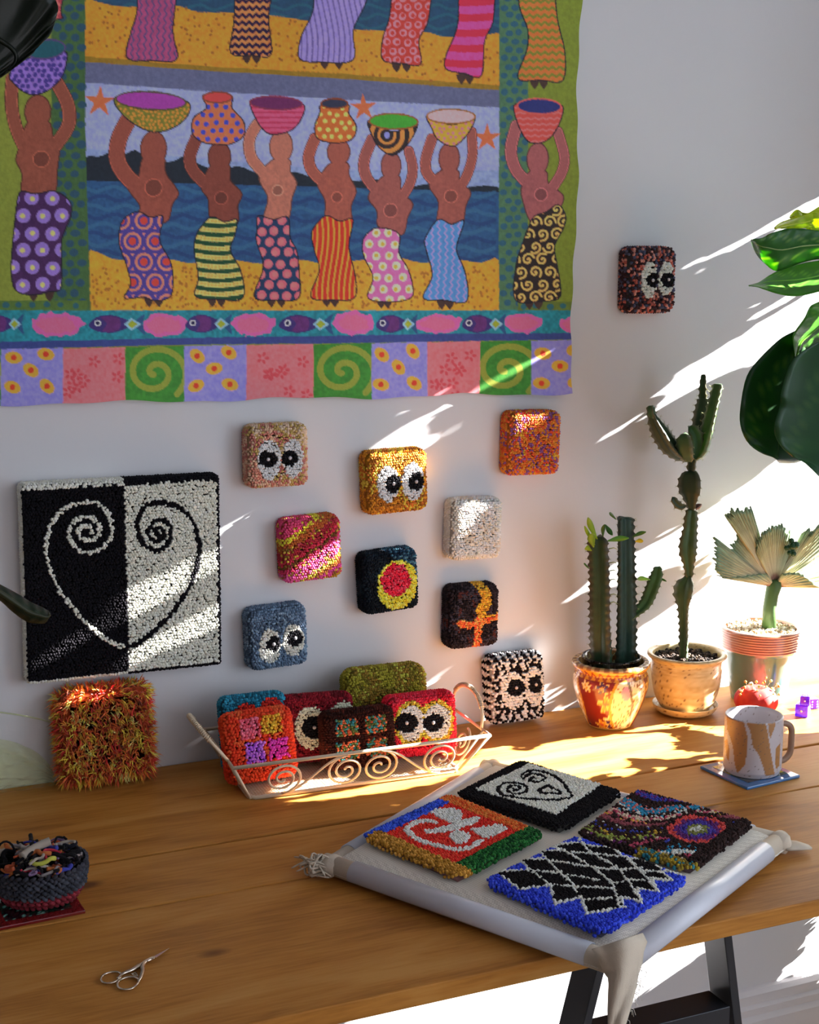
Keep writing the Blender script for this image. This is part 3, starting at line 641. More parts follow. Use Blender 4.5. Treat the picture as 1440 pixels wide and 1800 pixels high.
def leaf_outline(L, Wd, n=7):
    a = [(-L / 2 + L * i / n, Wd / 2 * math.sin(math.pi * (i / n) ** 0.85) ** 0.8) for i in range(n + 1)]
    return a, [(x, -y) for x, y in a]
INNER = HOLE.copy()
for a_, b_ in ((1, 0), (-1, 0), (0, 1), (0, -1)): INNER &= np.roll(HOLE, (a_, b_), (0, 1))
cover = HOLE.copy(); sh = MB(); stem_ends = []
rs = random.Random(5)
def try_leaf(L, y0, z0, an, need, tol):
    Wd = L * .52; ca, sa = math.cos(an), math.sin(an)
    j0, j1 = max(0, int((y0 - L - YA) / CELL)), min(ny, int((y0 + L - YA) / CELL) + 1); i0, i1 = max(0, int((z0 - L - ZA) / CELL)), min(nz, int((z0 + L - ZA) / CELL) + 1)
    yy = GYY[i0:i1, j0:j1] - y0; zz = GZZ[i0:i1, j0:j1] - z0; s = yy * ca + zz * sa; t = -yy * sa + zz * ca
    q = np.clip((s + L / 2) / L, 0, 1); m = (np.abs(s) < L / 2) & (np.abs(t) < Wd / 2 * np.sin(np.pi * q ** .85) ** .8); c = m.sum()
    if c == 0 or (m & INNER[i0:i1, j0:j1]).any() or (m & HOLE[i0:i1, j0:j1]).sum() > c * tol or (m & ~cover[i0:i1, j0:j1]).sum() < c * need: return False
    cover[i0:i1, j0:j1] |= m
    up, dn = leaf_outline(L, Wd); V = []; dx = rs.uniform(-.035, .05)
    for (s1, t1), (s2, t2) in zip(up, dn):
        for s_, t_, e in ((s1, t1, 0), ((s1 + s2) / 2, 0, .08), (s2, t2, 0)):
            yy_ = y0 + s_ * ca - t_ * sa; zz_ = z0 + s_ * sa + t_ * ca; x = X0 + dx + e * Wd + .12 * s_
            V.append((x, min(-.003, yy_ + TY * (X0 - x)), zz_ + TZ * (x - X0)))
    sh.add(V, [f for r_ in range(len(up) - 1) for f in ((r_ * 3, r_ * 3 + 1, r_ * 3 + 4, r_ * 3 + 3), (r_ * 3 + 1, r_ * 3 + 2, r_ * 3 + 5, r_ * 3 + 4))]); return True
for L in (.24, .17, .12, .08, .055, .038, .026):
    for _ in range(int(900 + 22 / L * 12)):
        for __ in range(12):
            j = rs.randrange(ny); i = rs.randrange(nz)
            if not cover[i, j]: try_leaf(L, gy[j], gz[i], rs.uniform(0, math.pi), .3, .006 if L > .03 else .03); break
# whatever is still open and is not a gap gets a leaf of its own
todo = [tuple(c) for c in np.argwhere(~cover)]; rs.shuffle(todo)
for i, j in todo:
    if cover[i, j]: continue
    for L in (.06, .04, .028, .02, .014, .01):
        if any(try_leaf(L, gy[j], gz[i], a_, 0, .14) for a_ in [rs.uniform(0, math.pi) for _ in range(4)]): break
shrub = empty('shadow_shrub', (1.95, -0.3, 0)); tag(shrub, 'dense leafy shrub past the table end, unseen, shaped to throw leaf shadows', 'plant')  # leaves set around the gap mask so sun and shadow fall as wanted
o = sh.build('foliage', M['shrub'], None); o.parent = shrub; o.matrix_parent_inverse = Matrix.Translation((-1.95, .3, 0)); tag(o, kind='stuff')
b = MB(); b.tube([(2.05, -.60, .02), (2.04, -.60, .5), (2.07, -.605, 1.0), (2.03, -.60, 1.5), (2.05, -.59, 1.85)], [.016, .014, .012, .009, .005], 8, (.1, .07, .04)); o = b.build('trunk', M['cactus'], None); o.parent = shrub; o.matrix_parent_inverse = Matrix.Translation((-1.95, .3, 0))
b = MB(); b.box((2.2, -.66, ZB + .12), (2.206, -.004, 2.5)); b.tube([(2.203, -.66, 2.52), (2.203, -.004, 2.52)], .02, 10); o = b.build('sun_block_blind', M['wall'], None); tag(o, 'plain unseen blind added to keep the sun off the upper wall', 'blind')  # unseen blind added to stop the sun above the shrub
print('UNCOVERED', round(float((~cover).mean()), 4), 'leaves', len(sh.v) // 24)
# ------------------------------------------------------------------ punch-needle squares
def owl(l, r, pl, pr, eye, base, ring=None):
    """l, r: eye ellipses (u,v,rx,ry); pl, pr: pupils"""
    fx_ = lambda e, k: (e[0] * 1.08 - .075, e[1] * 1.05 - .04, e[2] * k, e[3] * k)
    l, r, pl, pr = fx_(l, 1.14), fx_(r, 1.14), fx_(pl, 1.12), fx_(pr, 1.12)
    def f(u, v, side):
        reg = np.zeros(u.shape, int); C = base(u, v)
        E = lambda e, k=1.0: np.hypot((u - e[0]) / (e[2] * k), (v - e[1]) / (e[3] * k)) < 1
        fr = ~side
        if ring is not None:
            m = (E(l, 1.28) | E(r, 1.28)) & fr; C[m] = mixc(RNG.random(m.sum()), *ring)
        for k, (e, p) in enumerate(((l, pl), (r, pr))):
            m = E(e) & fr; reg[m] = 1 + 2 * k; C[m] = eye * RNG.uniform(.9, 1.05, (m.sum(), 1))
        for k, p in enumerate((pl, pr)):
            m = E(p, 1.15) & fr; reg[m] = 2 + 2 * k; C[m] = (0.012, 0.011, 0.014)
        return reg, C
    f.glints = [(pl[0], pl[1] + .0), (pr[0], pr[1])]; return f
def noise_mix(*cols, s=5.0, seed=0, rnd=.38):
    mu_ = np.mean(np.array(cols), 0); cols = [np.asarray(c) * .78 + mu_ * .22 for c in cols]
    def f(u, v): return mixc(np.clip((1 - rnd) * ((vnoise(u, v, s, seed) - .5) * 1.5 + .5) + rnd * RNG.random(u.shape), 0, .999), *cols)
    return f
def plain(fn):
    def f(u, v, side): return np.zeros(u.shape, int), fn(u, v)
    return f
def square(name, label, cat, w, h, d, design, loc, rot=(0, 0, 0), sp=.0034, group='hooked yarn squares', rc=.012, core=(.05, .04, .04), re=.012, shag=False, lean=False):
    """a padded loop-pile square: local x right, z up, front at y=-d, base at z=0"""
    t = empty(name, loc, rot); tag(t, label, cat, group)
    # padded body
    b = MB(); n = 10; rings = []
    def rr(a, bb_, r, n=6):
        P = []
        for cx, cz, a0 in ((a - r, bb_ - r, 0), (-a + r, bb_ - r, 90), (-a + r, -bb_ + r, 180), (a - r, -bb_ + r, 270)):
            for k in range(n): an = math.radians(a0 + 90 * k / (n - 1)); P.append((cx + r * math.cos(an), cz + r * math.sin(an)))
        return P
    lay = [(0.0, -.003), (.003, 0.0), (d - re, 0.0)] + [(d - re + re * math.sin(q), -re * (1 - math.cos(q))) for q in (.5, 1.0, 1.5)]
    V = []; m = 24
    for dep, off in lay:
        for x, z in rr(w / 2 + off - .0015, h / 2 + off - .0015, rc): V.append((x, -min(dep, d - .0012), z + h / 2))
    F = [(i * m + k, i * m + (k + 1) % m, (i + 1) * m + (k + 1) % m, (i + 1) * m + k) for i in range(len(lay) - 1) for k in range(m)]
    F += [tuple(range(m)), tuple((len(lay) - 1) * m + k for k in range(m - 1, -1, -1))]
    body_v, body_f = V, F
    # loops: front
    nx, nz_ = int(w / sp), int(h / sp)
    gx, gz_ = np.meshgrid((np.arange(nx) + .5) / nx, (np.arange(nz_) + .5) / nz_); gx = gx + ((np.arange(nz_)[:, None] % 2) - .5) * .5 / nx
    x = ((gx - .5) * w + RNG.normal(0, sp * .16, gx.shape)).ravel(); z = ((gz_ - .5) * h + RNG.normal(0, sp * .16, gx.shape)).ravel()
    qx = np.maximum(np.abs(x) - (w / 2 - rc), 0); qz = np.maximum(np.abs(z) - (h / 2 - rc), 0); sdf = rc - np.hypot(qx, qz); sdf = np.minimum(sdf, np.minimum(w / 2 - np.abs(x), h / 2 - np.abs(z)))
    k = sdf > .0005; x, z, sdf = x[k], z[k], sdf[k]
    s = np.clip(1 - sdf / re, 0, 1); y = -(d - re * (1 - np.sqrt(1 - s * s * .999)))
    gxn = np.where(qx[k] + qz[k] > 0, np.sign(x) * qx[k], np.where(w / 2 - np.abs(x) < h / 2 - np.abs(z), np.sign(x), 0)); gzn = np.where(qx[k] + qz[k] > 0, np.sign(z) * qz[k], np.where(w / 2 - np.abs(x) < h / 2 - np.abs(z), 0, np.sign(z)))
    g = np.hypot(gxn, gzn) + 1e-9; N = np.stack([gxn / g * s, -np.sqrt(1 - s * s * .98), gzn / g * s], 1); N /= np.linalg.norm(N, axis=1, keepdims=True)
    P = np.stack([x, y, z + h / 2], 1); side = np.zeros(len(P), bool)
    # loops: the four sides
    per = rr(w / 2, h / 2, rc, 8); per.append(per[0]); Q = []; QN = []
    acc = 0
    pts = np.array(per); seg = np.hypot(*(pts[1:] - pts[:-1]).T); cum = np.concatenate([[0], np.cumsum(seg)]); ns = int(cum[-1] / sp)
    nd = max(1, int(round((d - re) / sp)))
    for i in range(ns):
        for j in range(nd):
            q = (i + .5 + .5 * (j % 2)) / ns * cum[-1] % cum[-1]; px_ = np.interp(q, cum, pts[:, 0]); pz_ = np.interp(q, cum, pts[:, 1])
            nx_ = np.sign(px_) * max(abs(px_) - (w / 2 - rc), 0); nz2 = np.sign(pz_) * max(abs(pz_) - (h / 2 - rc), 0); L = math.hypot(nx_, nz2) + 1e-9
            Q.append((px_, -(j + .5) * (d - re) / nd, pz_ + h / 2)); QN.append((nx_ / L, 0, nz2 / L))
    P = np.vstack([P, Q]); N = np.vstack([N, QN]); side = np.concatenate([side, np.ones(len(Q), bool)])
    u = np.clip(P[:, 0] / w + .5, 0, 1); v = np.clip(1 - P[:, 2] / h, 0, 1)
    t['_'] = 0; del t['_']
    reg, C = design(u, v, side)
    b.add(body_v, body_f, np.median(C, 0) * .6); b.build('padded_body', M['yarn'], t)
    objs = {}
    for k in sorted(set(reg.tolist())):
        m_ = reg == k
        nm = 'pile' if k == 0 else ('eye' if k % 2 == 1 else 'pupil') if hasattr(design, 'glints') else ('outline' if k == 1 else 'patch')
        par = t if (k == 0 or nm != 'pupil') else objs.get(k - 1, t)
        off = N[m_] * (-.0005 if k == 0 else .0004)
        rb = sp * .60
        if shag and k == 0:
            continue
        objs[k] = beads(nm, P[m_] + off, N[m_], rb, sp * .78, C[m_], par)
        if nm == 'eye': objs[k]['label'] = 'pale eye of short loops'
        if nm == 'pupil': objs[k]['label'] = 'black pupil'
    if hasattr(design, 'glints'):
        for i, (gu, gv) in enumerate(design.glints):
            b = MB(); b.ball(((gu - .5) * w, -d - .0026, (1 - gv) * h), .0029, (.62, .58, .6), 10, (1, .7, 1)); b.build('eye_glint', M['yarn'], objs.get(1 + 2 * i, t))
    return t, (P, N, C)
def wall_square(name, label, cat, box, design, d=.034, ang=0.0, **k):
    """box: photo extent (left, top, right, bottom)"""
    x0, y0, x1, y1 = box; cyp = (y0 + y1) / 2; cxp = (x0 + x1) / 2
    xl = onw(x0, cyp, 0).x; xr = onw(x1, cyp, -d).x; zt = onw(cxp, y0, 0).z; zb_ = onw(cxp, y1, -d).z
    w_, h_ = xr - xl, zt - zb_; cx_, cz_ = (xl + xr) / 2, (zt + zb_) / 2
    c_, s_ = abs(math.cos(ang)), abs(math.sin(ang)); w2 = (w_ * c_ - h_ * s_) / (c_ * c_ - s_ * s_); h2 = (h_ * c_ - w_ * s_) / (c_ * c_ - s_ * s_)
    # turned about its centre: y rotation
    bx_ = cx_ + math.sin(ang) * -h2 / 2; bz_ = cz_ - math.cos(ang) * h2 / 2
    return square(name, label, cat, w2 - .004, h2 - .004, d - .002, design, (bx_ , -.001, bz_ + .001), (0, ang, 0), **k)
GW = 'punch needle squares hung on the wall'
A_ = alb
cream = A_(212, 200, 190)
wall_square('owl_square', 'pink and beige loop-pile square with two owl eyes, left above the black round-spot one', 'wall decoration', (424, 740, 546, 858),
    owl((.37, .56, .17, .29), (.74, .56, .15, .28), (.35, .545, .12, .10), (.69, .545, .11, .105), cream, noise_mix(A_(168, 110, 96), A_(196, 150, 126), A_(150, 84, 82), A_(150, 132, 70), A_(200, 160, 140), s=5, seed=1)), core=(.15, .08, .06), group=GW)
wall_square('owl_square', 'golden brown loop-pile square with owl eyes, lit by the sun at its top', 'wall decoration', (629, 783, 757, 905),
    owl((.37, .53, .16, .26), (.75, .52, .16, .27), (.45, .53, .10, .11), (.80, .53, .10, .11), cream, noise_mix(A_(140, 84, 30), A_(186, 118, 34), A_(120, 66, 30), A_(206, 160, 60), A_(170, 92, 40), s=5, seed=2)), core=(.1, .05, .02), group=GW, ang=math.radians(-1.5))
wall_square('patterned_square', 'orange, red and violet speckled loop-pile square, top right of the cluster', 'wall decoration', (876, 716, 991, 838),
    plain(noise_mix(A_(204, 66, 34), A_(214, 120, 40), A_(182, 96, 30), A_(96, 60, 124), A_(190, 52, 40), A_(222, 150, 44), s=8, seed=3, rnd=.5)), core=(.2, .05, .02), group=GW, ang=math.radians(1.5))
def bands(u, v):
    t = v + .55 * (u - .5) + .06 * (vnoise(u, v, 5, 8) - .5); C = np.zeros((len(u), 3))
    L = [(-.3, (176, 60, 96)), (.02, (198, 168, 50)), (.10, (150, 80, 40)), (.26, (140, 40, 50)), (.40, (168, 44, 66)), (.47, (92, 60, 30)), (.53, (176, 52, 84)), (.60, (184, 74, 126)), (.82, (206, 170, 62)), (.92, (180, 110, 60)), (.99, (200, 66, 126)), (1.10, (140, 110, 34)), (1.2, (110, 60, 34))]
    for a, c in L: C[t >= a] = A_(*c)
    k = RNG.random(len(u)) < .22; C[k] = mixc(RNG.random(k.sum()), A_(190, 150, 60), A_(150, 60, 70), A_(120, 90, 40)); return C
wall_square('patterned_square', 'pink, crimson and yellow loop-pile square with slanting bands', 'wall decoration', (483, 899, 606, 1025), plain(bands), core=(.1, .03, .03), group=GW, ang=math.radians(-2))
wall_square('patterned_square', 'plain cream loop-pile square half washed out by sunlight', 'wall decoration', (777, 868, 888, 987), plain(noise_mix(A_(206, 184, 168), A_(222, 204, 190), A_(190, 166, 152), s=3)), core=(.3, .26, .22), group=GW, ang=math.radians(1.5))
def spot(u, v, side):
    C = noise_mix((.006, .008, .012), (.012, .018, .026), (.02, .035, .05), s=6)(u, v); m = ((u - .2) + (.6 - v)) > .85; C[m] = mixc(RNG.random(m.sum()), A_(30, 52, 70), A_(60, 96, 112), A_(24, 40, 56))  # teal-blue sheen at the top right is put into the yarn colour
    reg = np.zeros(u.shape, int); n1 = vnoise(u, v, 8, 2) * .08
    m = (np.hypot((u - .585) / .36, (v - .545) / .40) < 1 + n1) & ~side; reg[m] = 3; C[m] = mixc(RNG.random(m.sum()), A_(206, 184, 56), A_(186, 160, 44), A_(214, 196, 84))
    m = (np.hypot((u - .565) / .25, (v - .47) / .27) < 1 + n1) & ~side; reg[m] = 5; C[m] = mixc(RNG.random(m.sum()), A_(204, 40, 62), A_(214, 66, 84), A_(196, 30, 52)); return reg, C
wall_square('patterned_square', 'black loop-pile square with a red spot in a yellow ring', 'wall decoration', (622, 957, 742, 1081), spot, core=(.01, .01, .015), group=GW, ang=math.radians(-3))
wall_square('owl_square', 'blue grey loop-pile owl square with white eyes beside the big heart panel', 'wall decoration', (424, 1055, 546, 1179),
    owl((.37, .61, .165, .25), (.75, .57, .16, .24), (.43, .585, .095, .09), (.78, .54, .11, .105), A_(196, 184, 168), noise_mix(A_(74, 92, 112), A_(96, 116, 136), A_(60, 74, 92), A_(110, 130, 146), s=5, seed=7)), core=(.05, .07, .09), group=GW, ang=math.radians(-2))
def cross(u, v):
    C = noise_mix(A_(22, 20, 24), A_(40, 34, 38), A_(14, 12, 14), A_(54, 50, 60), A_(70, 34, 30), s=7, seed=12)(u, v)
    d1 = dist_path(u, v, [(.62, .0), (.70, .12), (.72, .25), (.62, .40), (.60, .55), (.56, .75), (.56, 1)]); d2 = dist_path(u, v, [(.18, .58), (.35, .62), (.55, .58), (.8, .55), (1, .52)])
    m = (d1 < .075 + .03 * (v < .6)) | (d2 < .06); n = m.sum(); C[m] = np.where((v[m] < .5)[:, None], mixc(RNG.random(n), A_(190, 150, 50), A_(176, 130, 44), A_(150, 110, 40)), mixc(RNG.random(n), A_(196, 96, 50), A_(208, 130, 70), A_(176, 70, 44))); return C
wall_square('patterned_square', 'black loop-pile square with an orange and mustard cross', 'wall decoration', (774, 1019, 882, 1142), plain(cross), core=(.01, .01, .01), group=GW, ang=math.radians(1))
wall_square('owl_square', 'dark speckled loop-pile owl square hanging alone right of the painted cloth', 'wall decoration', (1086, 432, 1192, 550),
    owl((.44, .52, .15, .25), (.77, .50, .14, .24), (.51, .52, .105, .085), (.82, .51, .11, .09), A_(190, 182, 170), noise_mix(A_(22, 20, 28), A_(150, 74, 62), A_(46, 62, 84), A_(16, 14, 18), A_(176, 120, 108), A_(26, 26, 34), A_(20, 18, 24), s=9, seed=6, rnd=.75)), core=(.02, .015, .02), group=GW, sp=.0044)

# the big heart panel
hx0, hx1 = onw(32, 1000, 0).x, onw(388, 1000, -.03).x; hz1, hz0 = 1.187, .903
def hpx(X, Y): q = onw(X / 3.4286, 800 + Y / 3.4286, -.03); return ((q.x - hx0) / (hx1 - hx0), 1 - (q.z - hz0) / (hz1 - hz0))
CL = spline([hpx(*p) for p in ((540, 462), (530, 430), (490, 425), (455, 460), (470, 500), (530, 515), (580, 480), (582, 420), (540, 375), (470, 375), (410, 420), (402, 490), (430, 550), (500, 585), (580, 575), (640, 520), (665, 440), (640, 350), (580, 290), (510, 280), (430, 295), (360, 330), (300, 400), (270, 480), (262, 560), (275, 650), (310, 750), (360, 840), (430, 930), (490, 1000), (560, 1060), (640, 1120), (700, 1150), (752, 1165))], 4)
CR = spline([hpx(*p) for p in ((945, 482), (925, 440), (960, 430), (985, 470), (950, 510), (900, 500), (885, 450), (920, 400), (970, 385), (1020, 420), (1025, 480), (990, 550), (930, 570), (870, 545), (825, 470), (820, 390), (850, 320), (900, 285), (1000, 280), (1080, 310), (1150, 380), (1190, 480), (1200, 560), (1180, 680), (1140, 790), (1080, 890), (1010, 980), (930, 1060), (850, 1130), (770, 1165))], 4)
WHT = A_(190, 178, 166); BLK = np.array((.008, .007, .010))
def heart(u, v, side):
    hw = (hx1 - hx0); hh = hz1 - hz0; left = u < hpx(750, 600)[0]
    reg = np.zeros(u.shape, int); C = np.where(left[:, None], BLK, WHT * .98)
    C = np.where(side[:, None], np.where(left[:, None], WHT, BLK), C)
    edge = (~side) & ((u > .985) | (v < .022) | (v > .985)); C[edge] = np.where(left[edge][:, None], WHT, BLK)
    for r_, (c, col, lf) in enumerate(((CL, WHT, True), (CR, BLK, False))):
        m = (dist_path(u * hw, v * hh, c * [hw, hh]) < .0030) & ~side & ~edge; reg[m] = 1 + 2 * r_ + 100 * 0; C[m] = col
    return reg, C
ht, _ = square('heart_panel', 'large square loop-pile panel, half black half white, with a spiral heart', 'wall decoration', hx1 - hx0 - .004, hz1 - hz0 - .004, .029, heart, ((hx0 + hx1) / 2, -.001, hz0 + .002), (0, math.radians(0.6), 0), sp=.0038, group=None, rc=.006, re=.006)
for c in list(ht.children):
    if c.name.startswith(('eye', 'pupil', 'outline', 'patch')): c.name = 'spiral_outline'
if 'group' in ht: del ht['group']

# ------------------------------------------------------------------ squares standing on the table
def stand_square(name, label, box, yb, design, tilt=8, d=.034, ang=0.0, zbase=.7505, hgt=None, yaw=0, **k):
    x0, y0, x1, y1 = box; dd = d
    xl = onw(x0, (y0 + y1) / 2, yb).x; xr = onw(x1, (y0 + y1) / 2, yb - d).x; w_ = xr - xl
    h_ = hgt or w_ * 1.04
    return square(name, label, 'cushion square', w_, h_, d, design, ((xl + xr) / 2, yb, zbase + .0035), (math.radians(-tilt), ang, math.radians(yaw)), **k)
def bwp(u, v):
    k = np.sin(u * 46 + 1.3 * np.sin(v * 52)) * .9 + RNG.normal(0, .35, len(u)) > -.05; ey = np.minimum(np.hypot((u - .42) / .19, (v - .54) / .26), np.hypot((u - .79) / .17, (v - .52) / .27)); ring = (ey < 1.32) & (RNG.random(len(u)) < .7); k &= ~ring
    return np.where(k[:, None], A_(214, 196, 186), np.array((.010, .007, .009)))
stand_square('owl_square', 'black and pinkish white owl square leaning on the wall beside the wire basket', (853, 1172, 962, 1288), -.018,
    owl((.42, .54, .19, .26), (.79, .52, .17, .27), (.47, .50, .125, .105), (.82, .49, .10, .105), A_(222, 204, 192), bwp), tilt=7, hgt=.108, group='squares standing on the table', sp=.0042, core=(.02, .015, .015))
# shaggy one
sx0, sx1 = onw(97, 1300, -.01).x, onw(270, 1300, -.05).x
shg, (sP, sN, sC) = square('shaggy_square', 'shaggy orange, yellow and red yarn square leaning on the wall under the heart panel', 'cushion square', sx1 - sx0 - .006, .126, .036, plain(noise_mix(A_(130, 40, 22), A_(200, 100, 30), A_(150, 60, 40), s=6)), ((sx0 + sx1) / 2, -.028, .760), (math.radians(-9), 0, 0), sp=.0042, shag=True, core=(.10, .02, .01), group=None)
if 'group' in shg: del shg['group']
k = RNG.random(len(sP)) < .95; sP, sN = sP[k], sN[k]; ncl = len(sP); V = []; F = []; Cn = []
pal = np.array([A_(80, 36, 20, .4), A_(160, 36, 36, .4), A_(190, 104, 34, .4), A_(140, 50, 26, .4), A_(210, 140, 44, .4), A_(196, 74, 36, .4), A_(176, 84, 30, .4), A_(222, 176, 90, .4)])
for p, n_ in zip(sP, sN):
    ci = int(np.clip((vnoise(p[0], p[2], 90, 2) * .7 + random.random() * .5) * 7.2, 0, 7)); nk = random.choice((4, 5, 6))
    base_d = np.array([random.gauss(0, .7), random.gauss(0, .35), random.gauss(-.15, .7)])
    for _ in range(nk):
        d_ = n_ + base_d * .9 + RNG.normal(0, .35, 3); d_ /= np.linalg.norm(d_); L_ = random.uniform(.006, .0175); sd_ = np.cross(d_, RNG.normal(0, 1, 3)); sd_ /= np.linalg.norm(sd_); wv = .0007
        mid = p + d_ * L_ * .55; tip = p + d_ * L_ + np.array([0, 0, -.0025]) + RNG.normal(0, .001, 3)
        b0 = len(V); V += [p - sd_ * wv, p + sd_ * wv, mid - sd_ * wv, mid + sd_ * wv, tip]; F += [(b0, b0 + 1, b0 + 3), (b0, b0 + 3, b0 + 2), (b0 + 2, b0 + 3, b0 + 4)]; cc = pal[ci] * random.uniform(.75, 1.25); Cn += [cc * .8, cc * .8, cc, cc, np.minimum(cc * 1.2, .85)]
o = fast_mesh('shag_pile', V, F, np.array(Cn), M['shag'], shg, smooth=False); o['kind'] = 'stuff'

# ------------------------------------------------------------------ wire basket and what stands in it
BFL = ont(440, 1407); BFR = ont(806, 1357)                       # base corners, front
ux = (BFR - BFL); Lb = ux.length; ux.normalize(); uy = Vector((-ux.y, ux.x, 0))
bk = empty('wire_basket', BFL, (0, 0, math.atan2(ux.y, ux.x))); tag(bk, 'cream wire tray basket with scrollwork sides and coiled handles', 'basket')
iv = bk.matrix_basis.inverted()
Db = min(.15, (-.035 - max(BFL.y, BFR.y)) / uy.y); Hb = .055
def bl(x, y, z): return (x, y, z)
# local: x along front 0..Lb, y depth 0..Db, z up
fl, fr_ = -.026, Lb + .044; fy, by = -.014, Db + .012
b = MB(); rw = .0022
b.tube([(0.008, 0, .003), (Lb - .008, 0, .003), (Lb, .008, .003), (Lb, Db - .008, .003), (Lb - .008, Db, .003), (.008, Db, .003), (0, Db - .008, .003), (0, .008, .003)], .0032, 8, closed=True); b.build('base_ring', M['wire'], bk)
b = MB(); b.tube([(fl, fy, Hb), (fr_, fy, Hb), (fr_, by, Hb), (fl, by, Hb)], .0028, 8, closed=True); b.build('rim', M['wire'], bk)
for p, q in (((0, 0), (fl, fy)), ((Lb, 0), (fr_, fy)), ((Lb, Db), (fr_, by)), ((0, Db), (fl, by)), ((0, .012), (fl, .010)), ((Lb, .012), (fr_, .010))):
    b = MB(); b.tube([(p[0], p[1], .003), (q[0], q[1], Hb)], .0022, 6); b.build('corner_wire', M['wire'], bk)
# wire mesh floor
b = MB(); st = .0062; a = math.radians(32)
for s_ in (1, -1):
    for i in range(-30, int((Lb + Db * 2) / st) + 30):
        # lines y = s*tan(a)*(x-x0)
        x0 = i * st * 1.3 - Db * 1.7; P_ = []
        ya, yb_ = 0, Db; k_ = 1 / math.tan(a)
        xa, xb = (x0, x0 + Db * k_) if s_ > 0 else (x0 + Db * k_, x0)
        # clip to 0..Lb
        A, B = Vector((xa, 0, .004)), Vector((xb, Db, .004)); dX = B.x - A.x
        t0, t1 = 0, 1; lo, hi = sorted(((0 - A.x) / dX, (Lb - A.x) / dX)); t0, t1 = max(t0, lo), min(t1, hi)
        if t1 > t0 + .01: b.tube([A.lerp(B, t0), A.lerp(B, t1)], .00055, 4, cap=False)
o = b.build('mesh_floor', M['wire'], bk); tag(o, 'fine diamond wire mesh floor')
def scroll(cx, cz, R, sgn, y, turns=2.15, a0=0.0, nrm='y'):
    P = []
    for i in range(46):
        t = i / 45; an = a0 + sgn * t * turns * 2 * math.pi; r = R * (1 - t) ** .8 + R * .10
        P.append((cx + r * math.cos(an), y, cz + r * .86 * math.sin(an)))
    return P
def front(x, z): return (x, fy * (z / Hb) - .001, z)
zc = .029; Rs = .0255
sx = [iv @ onw(488, 1376, BFL.y + .0), iv @ onw(607, 1361, BFL.y), iv @ onw(675, 1353, BFL.y), iv @ onw(795, 1331, BFL.y)]
sxx = [.045, Lb * .44, Lb * .60, Lb * .90]
def sfront(P): return [(p[0], fy * (p[2] / Hb) - .0012, p[2]) for p in P]
# two S-shaped pieces, each two spirals joined by a sloping wire
for i, (xa, xb, up) in enumerate(((sxx[0], sxx[1], True), (sxx[2], sxx[3], False))):
    s1 = scroll(xa, zc, Rs, 1 if up else -1, 0, a0=-math.pi / 2 if up else math.pi / 2)        # left spiral
    s2 = scroll(xb, zc, Rs, 1 if up else -1, 0, a0=math.pi / 2 if up else -math.pi / 2)
    bridge = [(xa + (xb - xa) * t, 0, zc + (-1 if up else 1) * Rs * .95 * math.cos(math.pi * t)) for t in np.linspace(.15, .85, 8)]
    b = MB(); b.tube(sfront(s1[::-1] + bridge + s2), .0019, 6); o = b.build('scroll_wire', M['wire'], bk)
for xe in (fr_ * .5 + Lb * .5, fl * .5):
    for yc, sg in ((Db * .28, 1), (Db * .72, -1)):
        P_ = [(xe + (p[2] - .028) * (.5 if xe > 0 else -.4), yc + (p[0]), p[2]) for p in scroll(0, .029, .022, sg, 0, 1.7, math.pi / 2)]
        b = MB(); b.tube(P_, .0017, 6); b.build('scroll_wire', M['wire'], bk)
def handle(x, out, lean):
    y0_, y1_ = Db * .12, Db * .88; P_ = []
    for i in range(31):
        t = i / 30; an = math.pi * t; hh_ = .05 * math.sin(an) ** .7
        P_.append((x + out * hh_ * lean, (y0_ + y1_) / 2 - (y1_ - y0_) / 2 * math.cos(an), Hb + hh_ * (.95 if lean < 1 else .9)))
    b = MB(); b.tube(P_, .0024, 8); hnd = b.build('handle', M['wire'], bk)
    # coiled wrap
    C_ = spline(P_[5:26], 6); W_ = []; n_ = 34 * 8
    for i in range(n_):
        q = i / (n_ - 1) * (len(C_) - 1); k_ = int(min(q, len(C_) - 2)); c = C_[k_] + (C_[k_ + 1] - C_[k_]) * (q - k_); tg = Vector(C_[k_ + 1] - C_[k_]).normalized(); up_ = Vector((1, 0, .2)); up_ = (up_ - tg * up_.dot(tg)).normalized(); sd_ = tg.cross(up_); an = i * 2 * math.pi / 8
        W_.append(Vector(c) + (up_ * math.cos(an) + sd_ * math.sin(an)) * .0034)
    b = MB(); b.tube(W_, .0009, 4); o = b.build('coil_wrap', M['wire'], hnd)
handle(fl, -1, .75); handle(fr_, 1, .12)

